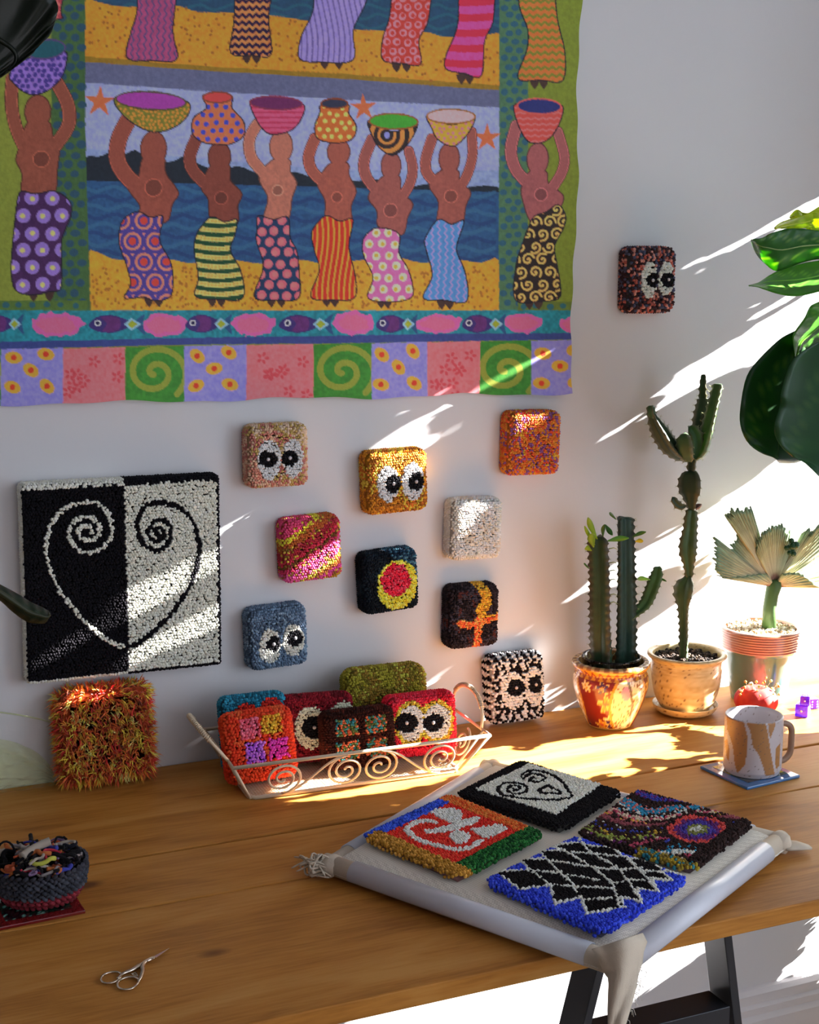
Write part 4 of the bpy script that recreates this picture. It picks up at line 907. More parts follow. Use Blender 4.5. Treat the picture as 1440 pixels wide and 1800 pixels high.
def in_basket(name, label, fx, fyy, w_, h_, design, tilt, yaw=0, ang=0, z=.0075, d=.032, **k):
    q = (fx, fyy, .75 + z); return square(name, label, 'cushion square', w_, h_, d, design, q, (math.radians(-tilt), ang, math.atan2(ux.y, ux.x) + math.radians(yaw)), group='squares standing in the wire basket', **k)
def patches(base, plist):
    def f(u, v, side):
        C = base(u, v); reg = np.zeros(u.shape, int)
        for i, (u0, u1, v0, v1, cols) in enumerate(plist):
            m = (u > u0) & (u < u1) & (v > v0) & (v < v1) & ~side; reg[m] = 3 + 2 * i; C[m] = mixc(RNG.random(m.sum()), *cols)
        return reg, C
    return f
LB = .45
def a2(*c): return alb(*c, L=.52)
def teal(u, v, side):
    C = mixc(RNG.random(len(u)), a2(30, 96, 120), a2(40, 120, 146), a2(24, 76, 96)); reg = np.zeros(u.shape, int)
    m = ((np.hypot((u - .36) / .19, (v - .24) / .13) < 1) | (np.hypot((u - .76) / .18, (v - .20) / .14) < 1) | ((v > .27) & (u > .18) & (u < .92))) & ~side
    reg[m] = 3; C[m] = mixc(RNG.random(m.sum()), a2(176, 44, 34), a2(150, 36, 30)); return reg, C
in_basket('patterned_square', 'teal loop-pile square with red shapes, at the back left of the basket', .612, -.082, .096, .108, teal, 13, d=.030, core=(.03, .08, .1))
in_basket('patterned_square', 'orange loop-pile square with pink, gold, violet and magenta patches', .606, -.128, .100, .098,
    patches(noise_mix(a2(190, 58, 30), a2(176, 44, 26), a2(204, 80, 44), s=5), ((.22, .50, .10, .38, (a2(196, 74, 92), a2(210, 90, 110))), (.53, .82, .08, .36, (a2(186, 132, 40), a2(200, 150, 50), a2(170, 110, 34))), (.26, .54, .44, .74, (a2(140, 76, 178), a2(160, 96, 190))), (.60, .88, .43, .72, (a2(196, 48, 140), a2(214, 60, 150))))), 15, ang=math.radians(-2), core=(.2, .03, .01), sp=.0042)
in_basket('owl_square', 'dark red loop-pile owl square half hidden behind the brown one', .705, -.084, .110, .098,
    owl((.42, .50, .2, .28), (.84, .46, .19, .28), (.46, .50, .13, .13), (.88, .48, .12, .12), a2(200, 180, 160), noise_mix(a2(96, 18, 26), a2(120, 24, 34), a2(70, 14, 20), s=5)), 12, ang=math.radians(2), d=.030, core=(.06, .01, .01))
in_basket('patterned_square', 'olive green loop-pile square standing highest at the back of the basket', .828, -.052, .130, .120, plain(noise_mix(a2(112, 108, 30), a2(136, 132, 44), a2(90, 78, 26), a2(120, 90, 36), a2(146, 150, 60), s=6)), 6, d=.036, core=(.08, .07, .02), rc=.018, re=.016)
spk = (a2(150, 70, 44), a2(60, 110, 100), a2(170, 90, 60), a2(70, 80, 40), a2(40, 100, 110))
in_basket('patterned_square', 'dark brown loop-pile square with four speckled patches', .753, -.130, .108, .084,
    patches(noise_mix(a2(48, 20, 14), a2(34, 14, 10), a2(66, 26, 18), s=5), ((.14, .46, .12, .42, spk), (.56, .86, .12, .42, spk), (.14, .46, .52, .82, spk), (.56, .86, .52, .82, spk))), 10, core=(.03, .01, .005))
in_basket('owl_square', 'bright red loop-pile owl square with yellow rings round its eyes', .858, -.118, .108, .091,
    owl((.35, .46, .17, .25), (.71, .48, .18, .25), (.29, .44, .13, .12), (.65, .485, .12, .11), a2(206, 196, 178), noise_mix(a2(186, 30, 48), a2(204, 44, 62), a2(170, 24, 36), s=5), ring=(a2(176, 140, 50), a2(150, 130, 44), a2(196, 170, 70))), 9, core=(.15, .01, .02))

# ------------------------------------------------------------------ punch-needle frame with four hooked pieces
ZT = .7745
FC = [ont(585, 1510, .772), ont(862, 1343, .772), ont(1368, 1470, .772), ont(1088, 1685, .772)]   # left, back, right, front corners (tube axes)
fr = empty('stretcher_frame', (0, 0, 0)); fo = Vector(((FC[0] + FC[2]) / 2).to_tuple()); fo.z = .75; fr.location = fo
tag(fr, 'white plastic tube frame stretching cream cloth, lying askew over the table edge', 'frame')
L_ = lambda p: Vector(p) - fo
M['tan'] = mat_c('unbleached_cloth', (0.62, 0.53, 0.42), 0.9, bump=.4, bscale=900)
def weave_mat():
    m, nt, b = new_mat('monks_cloth'); tc = nt.nodes.new('ShaderNodeTexCoord'); mp = nt.nodes.new('ShaderNodeMapping'); mp.inputs['Rotation'].default_value = (0, 0, math.radians(31)); nt.links.new(tc.outputs['Object'], mp.inputs[0])
    ck = nt.nodes.new('ShaderNodeTexChecker'); ck.inputs['Scale'].default_value = 420; nt.links.new(mp.outputs[0], ck.inputs['Vector'])
    ck.inputs['Color1'].default_value = (.84, .78, .68, 1); ck.inputs['Color2'].default_value = (.66, .60, .51, 1); nt.links.new(ck.outputs['Color'], b.inputs['Base Color'])
    bp = nt.nodes.new('ShaderNodeBump'); bp.inputs['Strength'].default_value = .6; bp.inputs['Distance'].default_value = .0006; nt.links.new(ck.outputs['Fac'], bp.inputs['Height']); nt.links.new(bp.outputs[0], b.inputs['Normal']); setp(b, Roughness=.9); return m
M['monk'] = weave_mat()
def bil(u, v, z): return (FC[0] * (1 - u) * (1 - v) + FC[1] * u * (1 - v) + FC[2] * u * v + FC[3] * (1 - u) * v).xy.to_3d() + Vector((0, 0, z))
# cloth: flat field that rolls down over the tubes
b = MB(); n = 14; V = []
for i in range(n + 1):
    for j in range(n + 1):
        u_, v_ = -.03 + 1.06 * i / n, -.03 + 1.06 * j / n; e = max(0, -u_, u_ - 1, -v_, v_ - 1); z = ZT + .0055 - (.02 * (e / .03) ** 2)
        V.append(L_(bil(u_, v_, z)))
b.add(V, [(i * (n + 1) + j, (i + 1) * (n + 1) + j, (i + 1) * (n + 1) + j + 1, i * (n + 1) + j + 1) for i in range(n) for j in range(n)]); b.build('stretched_cloth', M['monk'], fr)
# inner tubes with corner sleeves of cloth, outer half-round clips
for k, (p, q) in enumerate(((0, 3), (3, 2), (0, 1), (1, 2))):
    A, B = FC[p].copy(), FC[q].copy(); d_ = (B - A).normalized(); A.z = B.z = .7640
    b = MB(); b.tube([L_(A - d_ * .012), L_(B + d_ * .012)], .0122, 20); o = b.build('cloth_covered_tube', M['tan'], fr)
    b = MB(); sd_ = Vector((-d_.y, d_.x, 0)); V = []; m_ = 24; R = .0142
    end = (.035, .035)
    if k == 1: end = (.022, .042)
    for pt in (A + d_ * end[0], B - d_ * end[1]):
        for i in range(m_ + 1):
            an = math.radians(-28 + 236 * i / m_); V.append(L_(pt + sd_ * math.cos(an) * R + Vector((0, 0, math.sin(an) * R))))
        for i in range(m_ + 1):
            an = math.radians(-28 + 236 * i / m_); V.append(L_(pt + sd_ * math.cos(an) * (R - .0016) + Vector((0, 0, math.sin(an) * (R - .0016)))))
    w_ = m_ + 1; F = []
    for i in range(m_): F += [(i, i + 1, 2 * w_ + i + 1, 2 * w_ + i), (w_ + i, 3 * w_ + i, 3 * w_ + i + 1, w_ + i + 1), (i, w_ + i, w_ + i + 1, i + 1), (2 * w_ + i, 2 * w_ + i + 1, 3 * w_ + i + 1, 3 * w_ + i)]
    F += [(0, 2 * w_, 3 * w_, w_), (m_, w_ + m_, 3 * w_ + m_, 2 * w_ + m_)]
    b.add(V, F); b.build('clip_tube', M['plastic'], fr)
# rounded cloth corners
for k, c in enumerate(FC):
    b = MB(); b.ball(L_(Vector((c.x, c.y, .7640))), .0150, (1, 1, 1), 16, (1.15, 1.15, .88)); b.build('cloth_corner', M['tan'], fr)
# hanging cloth tail at the front corner, folded tail at the right corner
c = FC[3]; P0 = c + Vector((-.004, -.016, -.012))
def strip(name, rows, th=.0016, mat=None):
    V = []; F = []; n = len(rows[0])
    for r_ in rows: V += [L_(p) for p in r_]
    for i in range(len(rows) - 1):
        for j in range(n - 1): F.append((i * n + j, i * n + j + 1, (i + 1) * n + j + 1, (i + 1) * n + j))
    b = MB(); b.add(V, F); o = b.build(name, mat or M['tan'], fr); md = o.modifiers.new('thickness', 'SOLIDIFY'); md.thickness = th; return o
def at(px, py, y): return onw(px, py, y)
yc = c.y - .012
rows = []
for k, (xl, yl, xr, yr) in enumerate(((1040, 1668, 1128, 1640), (1052, 1686, 1136, 1655), (1060, 1704, 1130, 1672), (1070, 1712, 1128, 1692), (1072, 1730, 1122, 1712), (1071, 1752, 1116, 1740), (1070, 1775, 1108, 1768), (1069, 1800, 1099, 1798), (1068, 1840, 1090, 1840))):
    r_ = []
    for j in range(9):
        t = j / 8; r_.append(at(xl + (xr - xl) * t, yl + (yr - yl) * t, yc - .012 * math.sin(t * math.pi) + .006 * math.sin(t * 7 + k * .7) - .002 * k * 0))
    rows.append(r_)
strip('cloth_tail', rows)
b = MB()
for i in range(26):
    t = random.random(); p = at(1126 - 26 * t, 1700 + 90 * t, yc - .002); q = p + Vector((random.uniform(.002, .011), random.uniform(-.004, .004), random.uniform(-.012, -.004)))
    b.tube([L_(p), L_((p + q) / 2 + Vector((.002, 0, .002))), L_(q)], .0003, 4)
o = b.build('fringe_threads', M['white'], fr); tag(o, kind='stuff')
c = FC[2]
rows = [[c + Vector((x, y + .012 * (1 - t), -.013 - .004 * t)) for x, y in ((.000 + .038 * t, -.03 + .010 * t), (.004 + .036 * t, -.012 + .002 * t), (.004 + .03 * t, .006))] for t in (0, .35, .7, 1.0)]
strip('cloth_flap', rows, .003)
# knotted frayed bundle at the left corner
b = MB(); c = FC[0]; kc = ont(553, 1525, .764)
for i in range(46):
    a0 = random.uniform(0, 6.28); rr_ = random.uniform(.004, .012); st = kc + Vector((rr_ * math.cos(a0) * .8, rr_ * math.sin(a0) * .8, random.uniform(-.011, .008)))
    tgt = random.choice((ont(522, 1532, .757), ont(600, 1540, .757), ont(528, 1510, .765), ont(590, 1512, .764), ont(575, 1545, .757), ont(560, 1508, .775))) + Vector((random.gauss(0, .004), random.gauss(0, .004), abs(random.gauss(0, .002))))
    mid = (st + tgt) / 2 + Vector((random.gauss(0, .004), random.gauss(0, .004), abs(random.gauss(.004, .003)))); b.tube([L_(Vector(p)) for p in spline([c + Vector((-.006, 0, -.006)), st, mid, tgt], 4)], [.0014] * 8 + [.0012] * 4 + [.0007], 5)
o = b.build('frayed_knot', M['tan'], fr); tag(o, 'knotted and frayed corner of the cloth')

def mat_piece(name, label, quad, design, nu, nv, parts, hz=.0095, sp=.0035):
    """hooked piece on the stretched cloth; design works on photo pixels of the top of the pile"""
    zc = ZT + .0055; q = [ont(*p, zc + .006) for p in quad]; t = empty(name, (sum((p.x for p in q)) / 4, sum((p.y for p in q)) / 4, zc)); o_ = t.location.copy(); tag(t, label, 'hooked piece', 'hooked pieces on the stretched cloth')
    nu = int((q[1] - q[0]).length / sp); nv = int((q[3] - q[0]).length / sp)
    U, Vv = np.meshgrid((np.arange(nu) + .5) / nu, (np.arange(nv) + .5) / nv); U = U + ((np.arange(nv)[:, None] % 2) - .5) * .5 / nu
    U = (U + RNG.normal(0, .16 / nu, U.shape)).ravel(); Vv = (Vv + RNG.normal(0, .16 / nv, Vv.shape)).ravel()
    qa = [np.array(p) for p in q]; P = (qa[0] * ((1 - U) * (1 - Vv))[:, None] + qa[1] * (U * (1 - Vv))[:, None] + qa[2] * (U * Vv)[:, None] + qa[3] * ((1 - U) * Vv)[:, None])
    ed = np.minimum(np.minimum(U, 1 - U) * nu, np.minimum(Vv, 1 - Vv) * nv); cr_ = np.minimum(U, 1 - U) * nu + np.minimum(Vv, 1 - Vv) * nv; wob = (vnoise(P[:, 0], P[:, 1], 60, 5) - .5) * 1.4
    k = (cr_ > 3.2 + wob) & (ed > -.2 + wob * .5); P, ed, U, Vv = P[k], ed[k], U[k], Vv[k]
    s = np.clip(1 - ed / 2.2, 0, 1); P[:, 2] = zc + .0015 + (hz - .002) * np.sqrt(1 - s * s * .9)
    gu = np.where(np.minimum(U, 1 - U) * nu < np.minimum(Vv, 1 - Vv) * nv, np.where(U < .5, -1, 1), 0); gv = np.where(gu == 0, np.where(Vv < .5, -1, 1), 0)
    e1 = (qa[1] - qa[0]) / np.linalg.norm(qa[1] - qa[0]); e2 = (qa[3] - qa[0]) / np.linalg.norm(qa[3] - qa[0])
    N = np.array([0, 0, 1.0])[None] * np.sqrt(1 - s * s * .8)[:, None] + (e1[None] * gu[:, None] + e2[None] * gv[:, None]) * (s * .85)[:, None]; N /= np.linalg.norm(N, axis=1, keepdims=True)
    px = proj(P * [1, 1, 0] + np.array([0, 0, zc + .006])); reg, C = design(px[:, 0], px[:, 1], U, Vv)
    b = MB(); b.add([(qa[i] + (sum(qa) / 4 - qa[i]) * .09) * [1, 1, 0] - np.array([o_.x, o_.y, 0]) + np.array([0, 0, dz]) for dz in (.0004, hz - .0035) for i in range(4)], [(0, 1, 2, 3), (7, 6, 5, 4), (0, 4, 5, 1), (1, 5, 6, 2), (2, 6, 7, 3), (3, 7, 4, 0)], C.mean(0) * .4); b.build('backing', M['yarn'], t)
    P = P - np.array(o_)
    for r_ in sorted(set(reg.tolist())):
        m_ = reg == r_; P2 = P[m_].copy(); P2[:, 2] += .0008 if r_ else 0; beads(parts[r_], P2, N[m_], sp * .60, sp * .95, C[m_], t)
    return t
def tr(ox, oy, sc, pts): return [(ox + x / sc, oy + y / sc) for x, y in pts]
Q1 = [(797, 1399), (915, 1339), (1097, 1395), (988, 1463)]
IN1 = tr(780, 1320, 4.235, ((235, 310), (640, 120), (1175, 275), (840, 500)))
H1 = spline(tr(780, 1320, 4.235, ((690, 235), (665, 225), (640, 240), (672, 262), (720, 255), (752, 235), (720, 208), (650, 200), (592, 228), (578, 215), (600, 192), (650, 176), (720, 180), (800, 205), (870, 250), (920, 310), (950, 368), (900, 386), (800, 394), (700, 390), (600, 385), (500, 370), (430, 352), (402, 318), (432, 277), (490, 265), (560, 272), (618, 302), (608, 335), (550, 350), (490, 336), (478, 306), (515, 285), (568, 300), (550, 322), (520, 315))), 4)
N1 = spline(tr(780, 1320, 4.235, ((700, 325), (745, 302), (785, 288), (805, 308), (850, 322), (870, 346), (800, 345), (740, 342), (700, 327))), 3)
def d1(x, y, u, v):
    C = np.tile([.010, .008, .009], (len(x), 1)); reg = np.zeros(x.shape, int); m = inpoly(x, y, IN1); reg[m] = 1; C[m] = A_(196, 184, 166)
    yy = lambda c: c * [1, 1.75]
    k = m & (np.minimum(dist_path(x, y * 1.75, yy(H1)), dist_path(x, y * 1.75, yy(N1))) < 3.1); reg[k] = 2; C[k] = (.010, .008, .009); return reg, C
mat_piece('hooked_heart_piece', 'black bordered hooked piece with a line-drawn spiral heart, at the back corner', Q1, d1, 0, 0, ['black_border', 'pale_field', 'heart_outline'])
Q2 = [(632, 1474), (790, 1399), (962, 1470), (806, 1550)]
S2 = [tr(500, 1320, 3, p) for p in (((765, 338), (800, 325), (870, 322), (935, 332), (938, 380), (915, 405), (885, 402), (815, 375)), ((735, 440), (800, 428), (880, 408), (1000, 365), (1030, 372), (1020, 392), (930, 430), (860, 445), (760, 460)), ((975, 430), (1060, 418), (1135, 403), (1178, 430), (1070, 482), (1045, 475)))]
A2 = spline(tr(500, 1320, 3, ((790, 395), (740, 388), (690, 400), (650, 425), (655, 450), (700, 485), (770, 510), (860, 532), (940, 540), (1000, 520), (1035, 492))), 4)
def d2(x, y, u, v):
    n = len(x); C = mixc(RNG.random(n), A_(190, 44, 34), A_(204, 56, 40), A_(176, 34, 30)); reg = np.zeros(n, int)
    for i, (m, cc) in enumerate((((v < .10) & (u > .02) & False, None), (u * 0 + v > 2, None))): pass
    e = [(u < .0, 0)]
    mb = (v < .14) & (u < .93) & False
    # edges: u runs left->back, v runs left->front
    m = (v < .13); reg[m] = 1; C[m] = mixc(RNG.random(m.sum()), A_(44, 70, 176), A_(56, 84, 196), A_(34, 54, 140))
    m = (u > .86); reg[m] = 2; C[m] = mixc(RNG.random(m.sum()), A_(190, 84, 36), A_(206, 106, 50), A_(170, 66, 30))
    m = (v > .84) & (u > .06); reg[m] = 4; C[m] = mixc(RNG.random(m.sum()), A_(26, 76, 34), A_(40, 96, 44), A_(18, 54, 26))
    m = (u < .15) & (v > .05); reg[m] = 3; C[m] = mixc(RNG.random(m.sum()), A_(150, 108, 40), A_(168, 124, 56), A_(126, 88, 30))
    yy = 1.75; k = (np.hypot((x - (500 + 925 / 3)) / (52 / 3), (y - (1320 + 474 / 3)) / (34 / 3)) < 1) | (dist_path(x, y * yy, A2 * [1, yy]) < 5.2)
    for p in S2: k |= inpoly(x, y, p)
    k &= reg == 0; reg[k] = 5; C[k] = A_(196, 184, 170); return reg, C
mat_piece('hooked_sprig_piece', 'red hooked piece with a white leafy sprig and blue, orange, gold and green edges', Q2, d2, 0, 0, ['red_field', 'blue_edge', 'orange_edge', 'gold_edge', 'green_edge', 'white_sprig'])
Q3 = [(1010, 1470), (1120, 1390), (1330, 1449), (1218, 1535)]
P3c = [A_(*c) for c in ((40, 28, 24), (120, 62, 70), (196, 160, 140), (46, 120, 150), (54, 60, 140), (96, 40, 96), (176, 140, 50), (60, 36, 30), (180, 96, 90), (206, 190, 170), (34, 26, 26), (150, 60, 80), (120, 130, 60))]
def d3(x, y, u, v):
    w_ = u * 8 + 1.3 * np.sin(v * 5.5) + 1.6 * vnoise(u, v, 3, 4) - v * 3 + 20; i = np.floor(w_ * 1.7 + RNG.normal(0, .10, len(x))).astype(int); pc = np.array(P3c)
    C = pc[(i * 7) % 13]; alt = pc[(i * 5 + 4) % 13]; k = RNG.random(len(x)) < .30; C[k] = alt[k]; k = (i % 2 == 0) & (RNG.random(len(x)) < .75); C[k] = A_(44, 28, 26)
    m = np.hypot((u - .60) / .30, (v - .72) / .24) + .12 * (vnoise(u, v, 7, 3) - .5); k = m < 1; ring = np.floor(m[k] * 6 + RNG.normal(0, .22, k.sum())).astype(int).clip(0, 5); C[k] = np.array([A_(196, 186, 166), A_(110, 112, 60), A_(66, 54, 130), A_(86, 40, 96), A_(176, 66, 62), A_(44, 30, 28)])[ring]
    k = (v > .88) | ((u < .05) & (v < .5)); C[k] = mixc(RNG.random(k.sum()), A_(34, 24, 22), A_(46, 32, 30)); k = (u < .10) & (v > .52); C[k] = mixc(RNG.random(k.sum()), A_(140, 120, 40), A_(40, 100, 110), A_(110, 92, 40))
    return np.zeros(len(x), int), C * .9
mat_piece('hooked_stripe_piece', 'multicoloured hooked piece of wavy dark, teal, pink and violet stripes', Q3, d3, 0, 0, ['pile'], sp=.0038)
Q4 = [(846, 1552), (1012, 1473), (1214, 1548), (1060, 1649)]
B4 = tr(840, 1440, 3.6, ((115, 355), (330, 350), (265, 275), (440, 280), (385, 225), (530, 225), (470, 190), (640, 175), (720, 195), (860, 205), (905, 262), (1110, 290), (1165, 355), (1222, 415), (1090, 400), (1145, 485), (1000, 460), (1037, 548), (900, 520), (925, 582), (690, 625), (650, 520), (485, 562), (460, 440), (265, 470)))
L4 = [tr(840, 1440, 3.6, p) for p in (((345, 350), (520, 370)), ((440, 280), (600, 440), (690, 610)), ((530, 215), (720, 330), (850, 430), (895, 575)), ((640, 150), (715, 235), (890, 340), (950, 420), (1030, 540)), ((590, 235), (800, 250)), ((470, 290), (720, 330), (940, 350)), ((560, 380), (780, 415)), ((350, 360), (450, 440), (620, 455), (860, 465)), ((740, 340), (900, 345), (1040, 335)), ((940, 270), (1050, 370), (1130, 480)), ((860, 432), (980, 410), (1050, 415)), ((680, 535), (840, 530)), ((1040, 350), (1160, 362)), ((800, 255), (940, 265)), ((1180, 350), (1290, 375)))]
def d4(x, y, u, v):
    n = len(x); C = mixc(RNG.random(n), A_(42, 58, 168), A_(54, 72, 186), A_(34, 46, 146)); reg = np.zeros(n, int); m = inpoly(x, y, B4); reg[m] = 1; C[m] = (.012, .009, .010)
    yy = 1.6; d_ = dist_path(x, y * yy, np.array(B4 + [B4[0]]) * [1, yy])
    for p in L4: d_ = np.minimum(d_, dist_path(x, y * yy, np.array(p) * [1, yy]))
    k = d_ < 2.5; reg[k] = 2; C[k] = A_(200, 182, 168); return reg, C
mat_piece('hooked_lattice_piece', 'blue hooked piece with a black field crossed by white lattice lines, nearest the table edge', Q4, d4, 0, 0, ['blue_edge', 'black_field', 'white_lattice'])
# ------------------------------------------------------------------ potted plants
def lathe_vc(prof, n, colf, c=(0, 0, 0)):
    """dense lathe with a colour function of (angle, height fraction, radius, z)"""
    V = []; C = []; F = []
    prof = np.array(prof); m = len(prof)
    for i, (r, z) in enumerate(prof):
        an = np.arange(n) * 2 * math.pi / n; V.append(np.stack([c[0] + r * np.cos(an), c[1] + r * np.sin(an), np.full(n, c[2] + z)], 1))
        C.append(colf(an, i / (m - 1), r, z, i))
    idx = np.arange(m * n).reshape(m, n); a = idx[:-1]; b_ = idx[1:]
    F = np.stack([a, np.roll(a, -1, 1), np.roll(b_, -1, 1), b_], -1).reshape(-1, 4)
    return np.concatenate(V), F, np.concatenate(C)
def dense(prof, k=6):
    return spline([(r, z) for r, z in prof], k)
def ribbed(b, pts, rad, ribs=3, col=(.03, .09, .03), teeth=.0034, per=.0085, twist=0.0, spines=None, phase=0.0, edge=(.10, .10, .05), wing=.32):
    """a ridged succulent stem: star section with toothed ridges"""
    P = spline(pts, 10); R = np.interp(np.linspace(0, 1, len(P)), np.linspace(0, 1, len(rad)), rad)
    L = np.concatenate([[0], np.cumsum(np.linalg.norm(P[1:] - P[:-1], axis=1))]); n = max(6, int(L[-1] / (per / 4))); t = np.linspace(0, L[-1], n)
    C = np.stack([np.interp(t, L, P[:, i]) for i in range(3)], 1); R = np.interp(t, L, R); V = []; cc = []; F = []; sec = ribs * 6
    up = np.array([1.0, 0, 0])
    for i in range(n):
        tg = C[min(i + 1, n - 1)] - C[max(i - 1, 0)]; tg /= np.linalg.norm(tg) + 1e-9
        u_ = up - tg * up.dot(tg); u_ /= np.linalg.norm(u_) + 1e-9; up = u_; w_ = np.cross(tg, u_)
        ph = (t[i] % per) / per; tooth = max(0, 1 - abs(ph - .5) * 3.2) * teeth * min(1, R[i] / .008)
        for k in range(sec):
            a = 2 * math.pi * k / sec; q = (k % 6) / 6; d = abs(q - 0) if q < .5 else 1 - q; s = (1 - d * 2)          # 1 at ridge, 0 in the valley
            r = R[i] * (wing + (1 - wing) * s ** 1.6) + (tooth if k % 6 == 0 else 0); an = a + phase + twist * t[i]
            V.append(C[i] + (u_ * math.cos(an) + w_ * math.sin(an)) * r)
            cl = np.array(col) * (.8 + .5 * vnoise(t[i] * 90, a * 2, 1, 3)); cc.append(np.array(edge) if k % 6 == 0 else cl)
            if spines is not None and k % 6 == 0 and abs(ph - .5) < .13 and random.random() < .8:
                dv = (u_ * math.cos(an) + w_ * math.sin(an)); p0 = C[i] + dv * r
                for s2 in (-1, 1): spines.tube([p0, p0 + dv * .0035 + tg * s2 * .0015], [.00035, .0001], 3, cap=False)
    for i in range(n - 1):
        for k in range(sec): F.append((i * sec + k, i * sec + (k + 1) % sec, (i + 1) * sec + (k + 1) % sec, (i + 1) * sec + k))
    F += [tuple(range(sec - 1, -1, -1)), tuple((n - 1) * sec + k for k in range(sec))]
    b.add(V, F, np.array(cc))
def soil(name, r, z, t, cols, n=420, sz=.0032, seed=0):
    rr_ = r * np.sqrt(RNG.random(n)); an = RNG.random(n) * 6.283; P = np.stack([rr_ * np.cos(an), rr_ * np.sin(an), z + RNG.normal(0, .0012, n)], 1)
    b = MB(); b.lathe([(0.0005, z - .002), (r, z - .002)], 24, cols[0], cap_bot=False); b.build(name, M['soil'], t)
    return beads('soil_grains' if 'soil' in name else 'gravel_grains', P, np.array([0, 0, 1.0]), sz, sz, mixc(RNG.random(n), *cols), t, mat=M['soil'])

# --- cactus in the gilded pot
p1 = ont(1076, 1265); p1 = Vector((p1.x, max(p1.y, -.2), .75)); pc = empty('potted_cactus', (1.205, -.098, .7502)); tag(pc, 'two-column green cactus in a gold and maroon flowered pot', 'potted plant', 'potted succulents along the wall')
prof = dense([(.034, 0), (.037, .003), (.044, .018), (.0545, .045), (.0600, .068), (.0595, .082), (.0565, .090), (.0568, .094), (.0615, .099), (.0625, .104), (.060, .107), (.0535, .107), (.0515, .103), (.0500, .085)], 6)
fl_ = [(random.uniform(0, 6.283), random.uniform(.01, .088), random.uniform(.008, .013), random.randrange(4)) for _ in range(34)]
fl_[0:3] = [(math.radians(-127), .048, .017, 0), (math.radians(-134), .076, .012, 3), (math.radians(-122), .020, .010, 1)]
def gild(an, f, r, z, i):
    C = np.tile(lin(120, 34, 30) * 1.0, (len(an), 1)); a = (an + math.pi) % (2 * math.pi) - math.pi
    gold = lin(206, 146, 44); cream_ = lin(236, 214, 168)
    for fa, fz, fr2, kk in fl_:
        da = (a - fa + math.pi) % (2 * math.pi) - math.pi; dx, dz = da * max(r, .03), z - fz; rad = np.hypot(dx, dz); pet = fr2 * (.72 + .28 * np.cos(5 * np.arctan2(dz, dx) + fa)); m = rad < pet
        C[m] = (gold, cream_, lin(220, 180, 80), lin(70, 50, 90))[kk]; m2 = (rad < pet * .35); C[m2] = (lin(190, 90, 60), gold, lin(150, 60, 40), gold)[kk]; m3 = m & (rad > pet * .86); C[m3] = lin(226, 190, 110)
    # cream reserve panels with a gold outline
    for c0 in (-88, 32, 152):
        da = (np.degrees(a) - c0 + 180) % 360 - 180; hw = 34 - 16 * abs((z - .045) / .05) ** 2; m = (np.abs(da) < hw) & (z < .088) & (z > .003); C[m] = cream_
        tree = m & (np.abs(vnoise(a * 14, np.full_like(a, z * 260), 1, 3) - .5) < .07); C[tree] = lin(150, 100, 60); pk = m & (np.hypot((da + 8) / 9, (z - .068) / .012) < 1); C[pk] = lin(196, 150, 170); lf = m & (np.abs(da - 6 + (z - .04) * 260) < 2.2); C[lf] = lin(120, 104, 70); C[(np.abs(np.abs(da) - hw) < 2.2) & (z < .088) & (z > .003)] = gold
    if z > .086: C[:] = gold; zig = np.abs(((a * 9 / math.pi * 1.6) % 1) - .5) * 2; C[(np.abs(zig - (z - .086) / .013) < .28) & (z < .100)] = lin(150, 70, 40)
    if z > .102 or i > 66: C[:] = np.where((np.sin(a * 26) > .2)[:, None], lin(196, 160, 100), lin(150, 100, 60))
    if z < .004: C[:] = lin(200, 170, 90)
    return C
V, F, C = lathe_vc(prof, 220, gild); fast_mesh('pot', V, F, C, M['glaze'], pc)
b = MB(); b.lathe([(.0005, .002), (.0335, .002)], 24, (.2, .15, .1), cap_bot=False); b.build('pot_base', M['glaze'], pc)
M['glass'] = mat_c('clear_glass', (.86, .95, .95), .03, trans=1.0, ior=1.45)
b = MB(); b.lathe([(.0450, .075), (.0455, .108), (.0475, .1125), (.0465, .1145), (.0435, .1125), (.0430, .080)], 48, cap_bot=False); o = b.build('glass_liner', M['glass'], pc); tag(o, 'clear glass liner rim')
soil('soil', .049, .088, pc, [(.02, .014, .01), (.04, .028, .018), (.012, .01, .008)], 260)
def lp(o_, px, py, y): q = onw(px, py, y); return np.array(q - o_.location)
sp1 = MB()
b = MB(); ribbed(b, [lp(pc, 1063, 1178, -.10), lp(pc, 1060, 1100, -.10), lp(pc, 1058, 1020, -.098), lp(pc, 1054, 955, -.097), lp(pc, 1053, 943, -.097)], [.0195, .021, .020, .019, .018, .017, .011], 3, (.016, .050, .020), .0046, .0120, 2.0, sp1, 0.35, (.09, .07, .04)); b.build('stem', M['cactus'], pc)
b = MB(); ribbed(b, [lp(pc, 1097, 1176, -.085), lp(pc, 1098, 1100, -.085), lp(pc, 1097, 1010, -.085), lp(pc, 1096, 925, -.084), lp(pc, 1096, 909, -.084)], [.0185, .019, .0185, .0175, .0165, .0160, .012], 3, (.010, .040, .024), .0042, .0120, 1.2, sp1, 1.3, (.05, .05, .03)); b.build('stem', M['cactus'], pc)
b = MB(); ribbed(b, [lp(pc, 1106, 1088, -.088), lp(pc, 1122, 1076, -.094), lp(pc, 1138, 1060, -.098), lp(pc, 1150, 1032, -.10), lp(pc, 1157, 1010, -.10), lp(pc, 1158, 996, -.10)], [.006, .0085, .011, .0125, .0125, .011, .006], 3, (.05, .13, .04), .0024, .0095, 1.0, sp1, .2, (.10, .14, .06)); b.build('side_branch', M['cactus'], pc)
tag(sp1.build('spines', M['spine'], pc), kind='stuff')
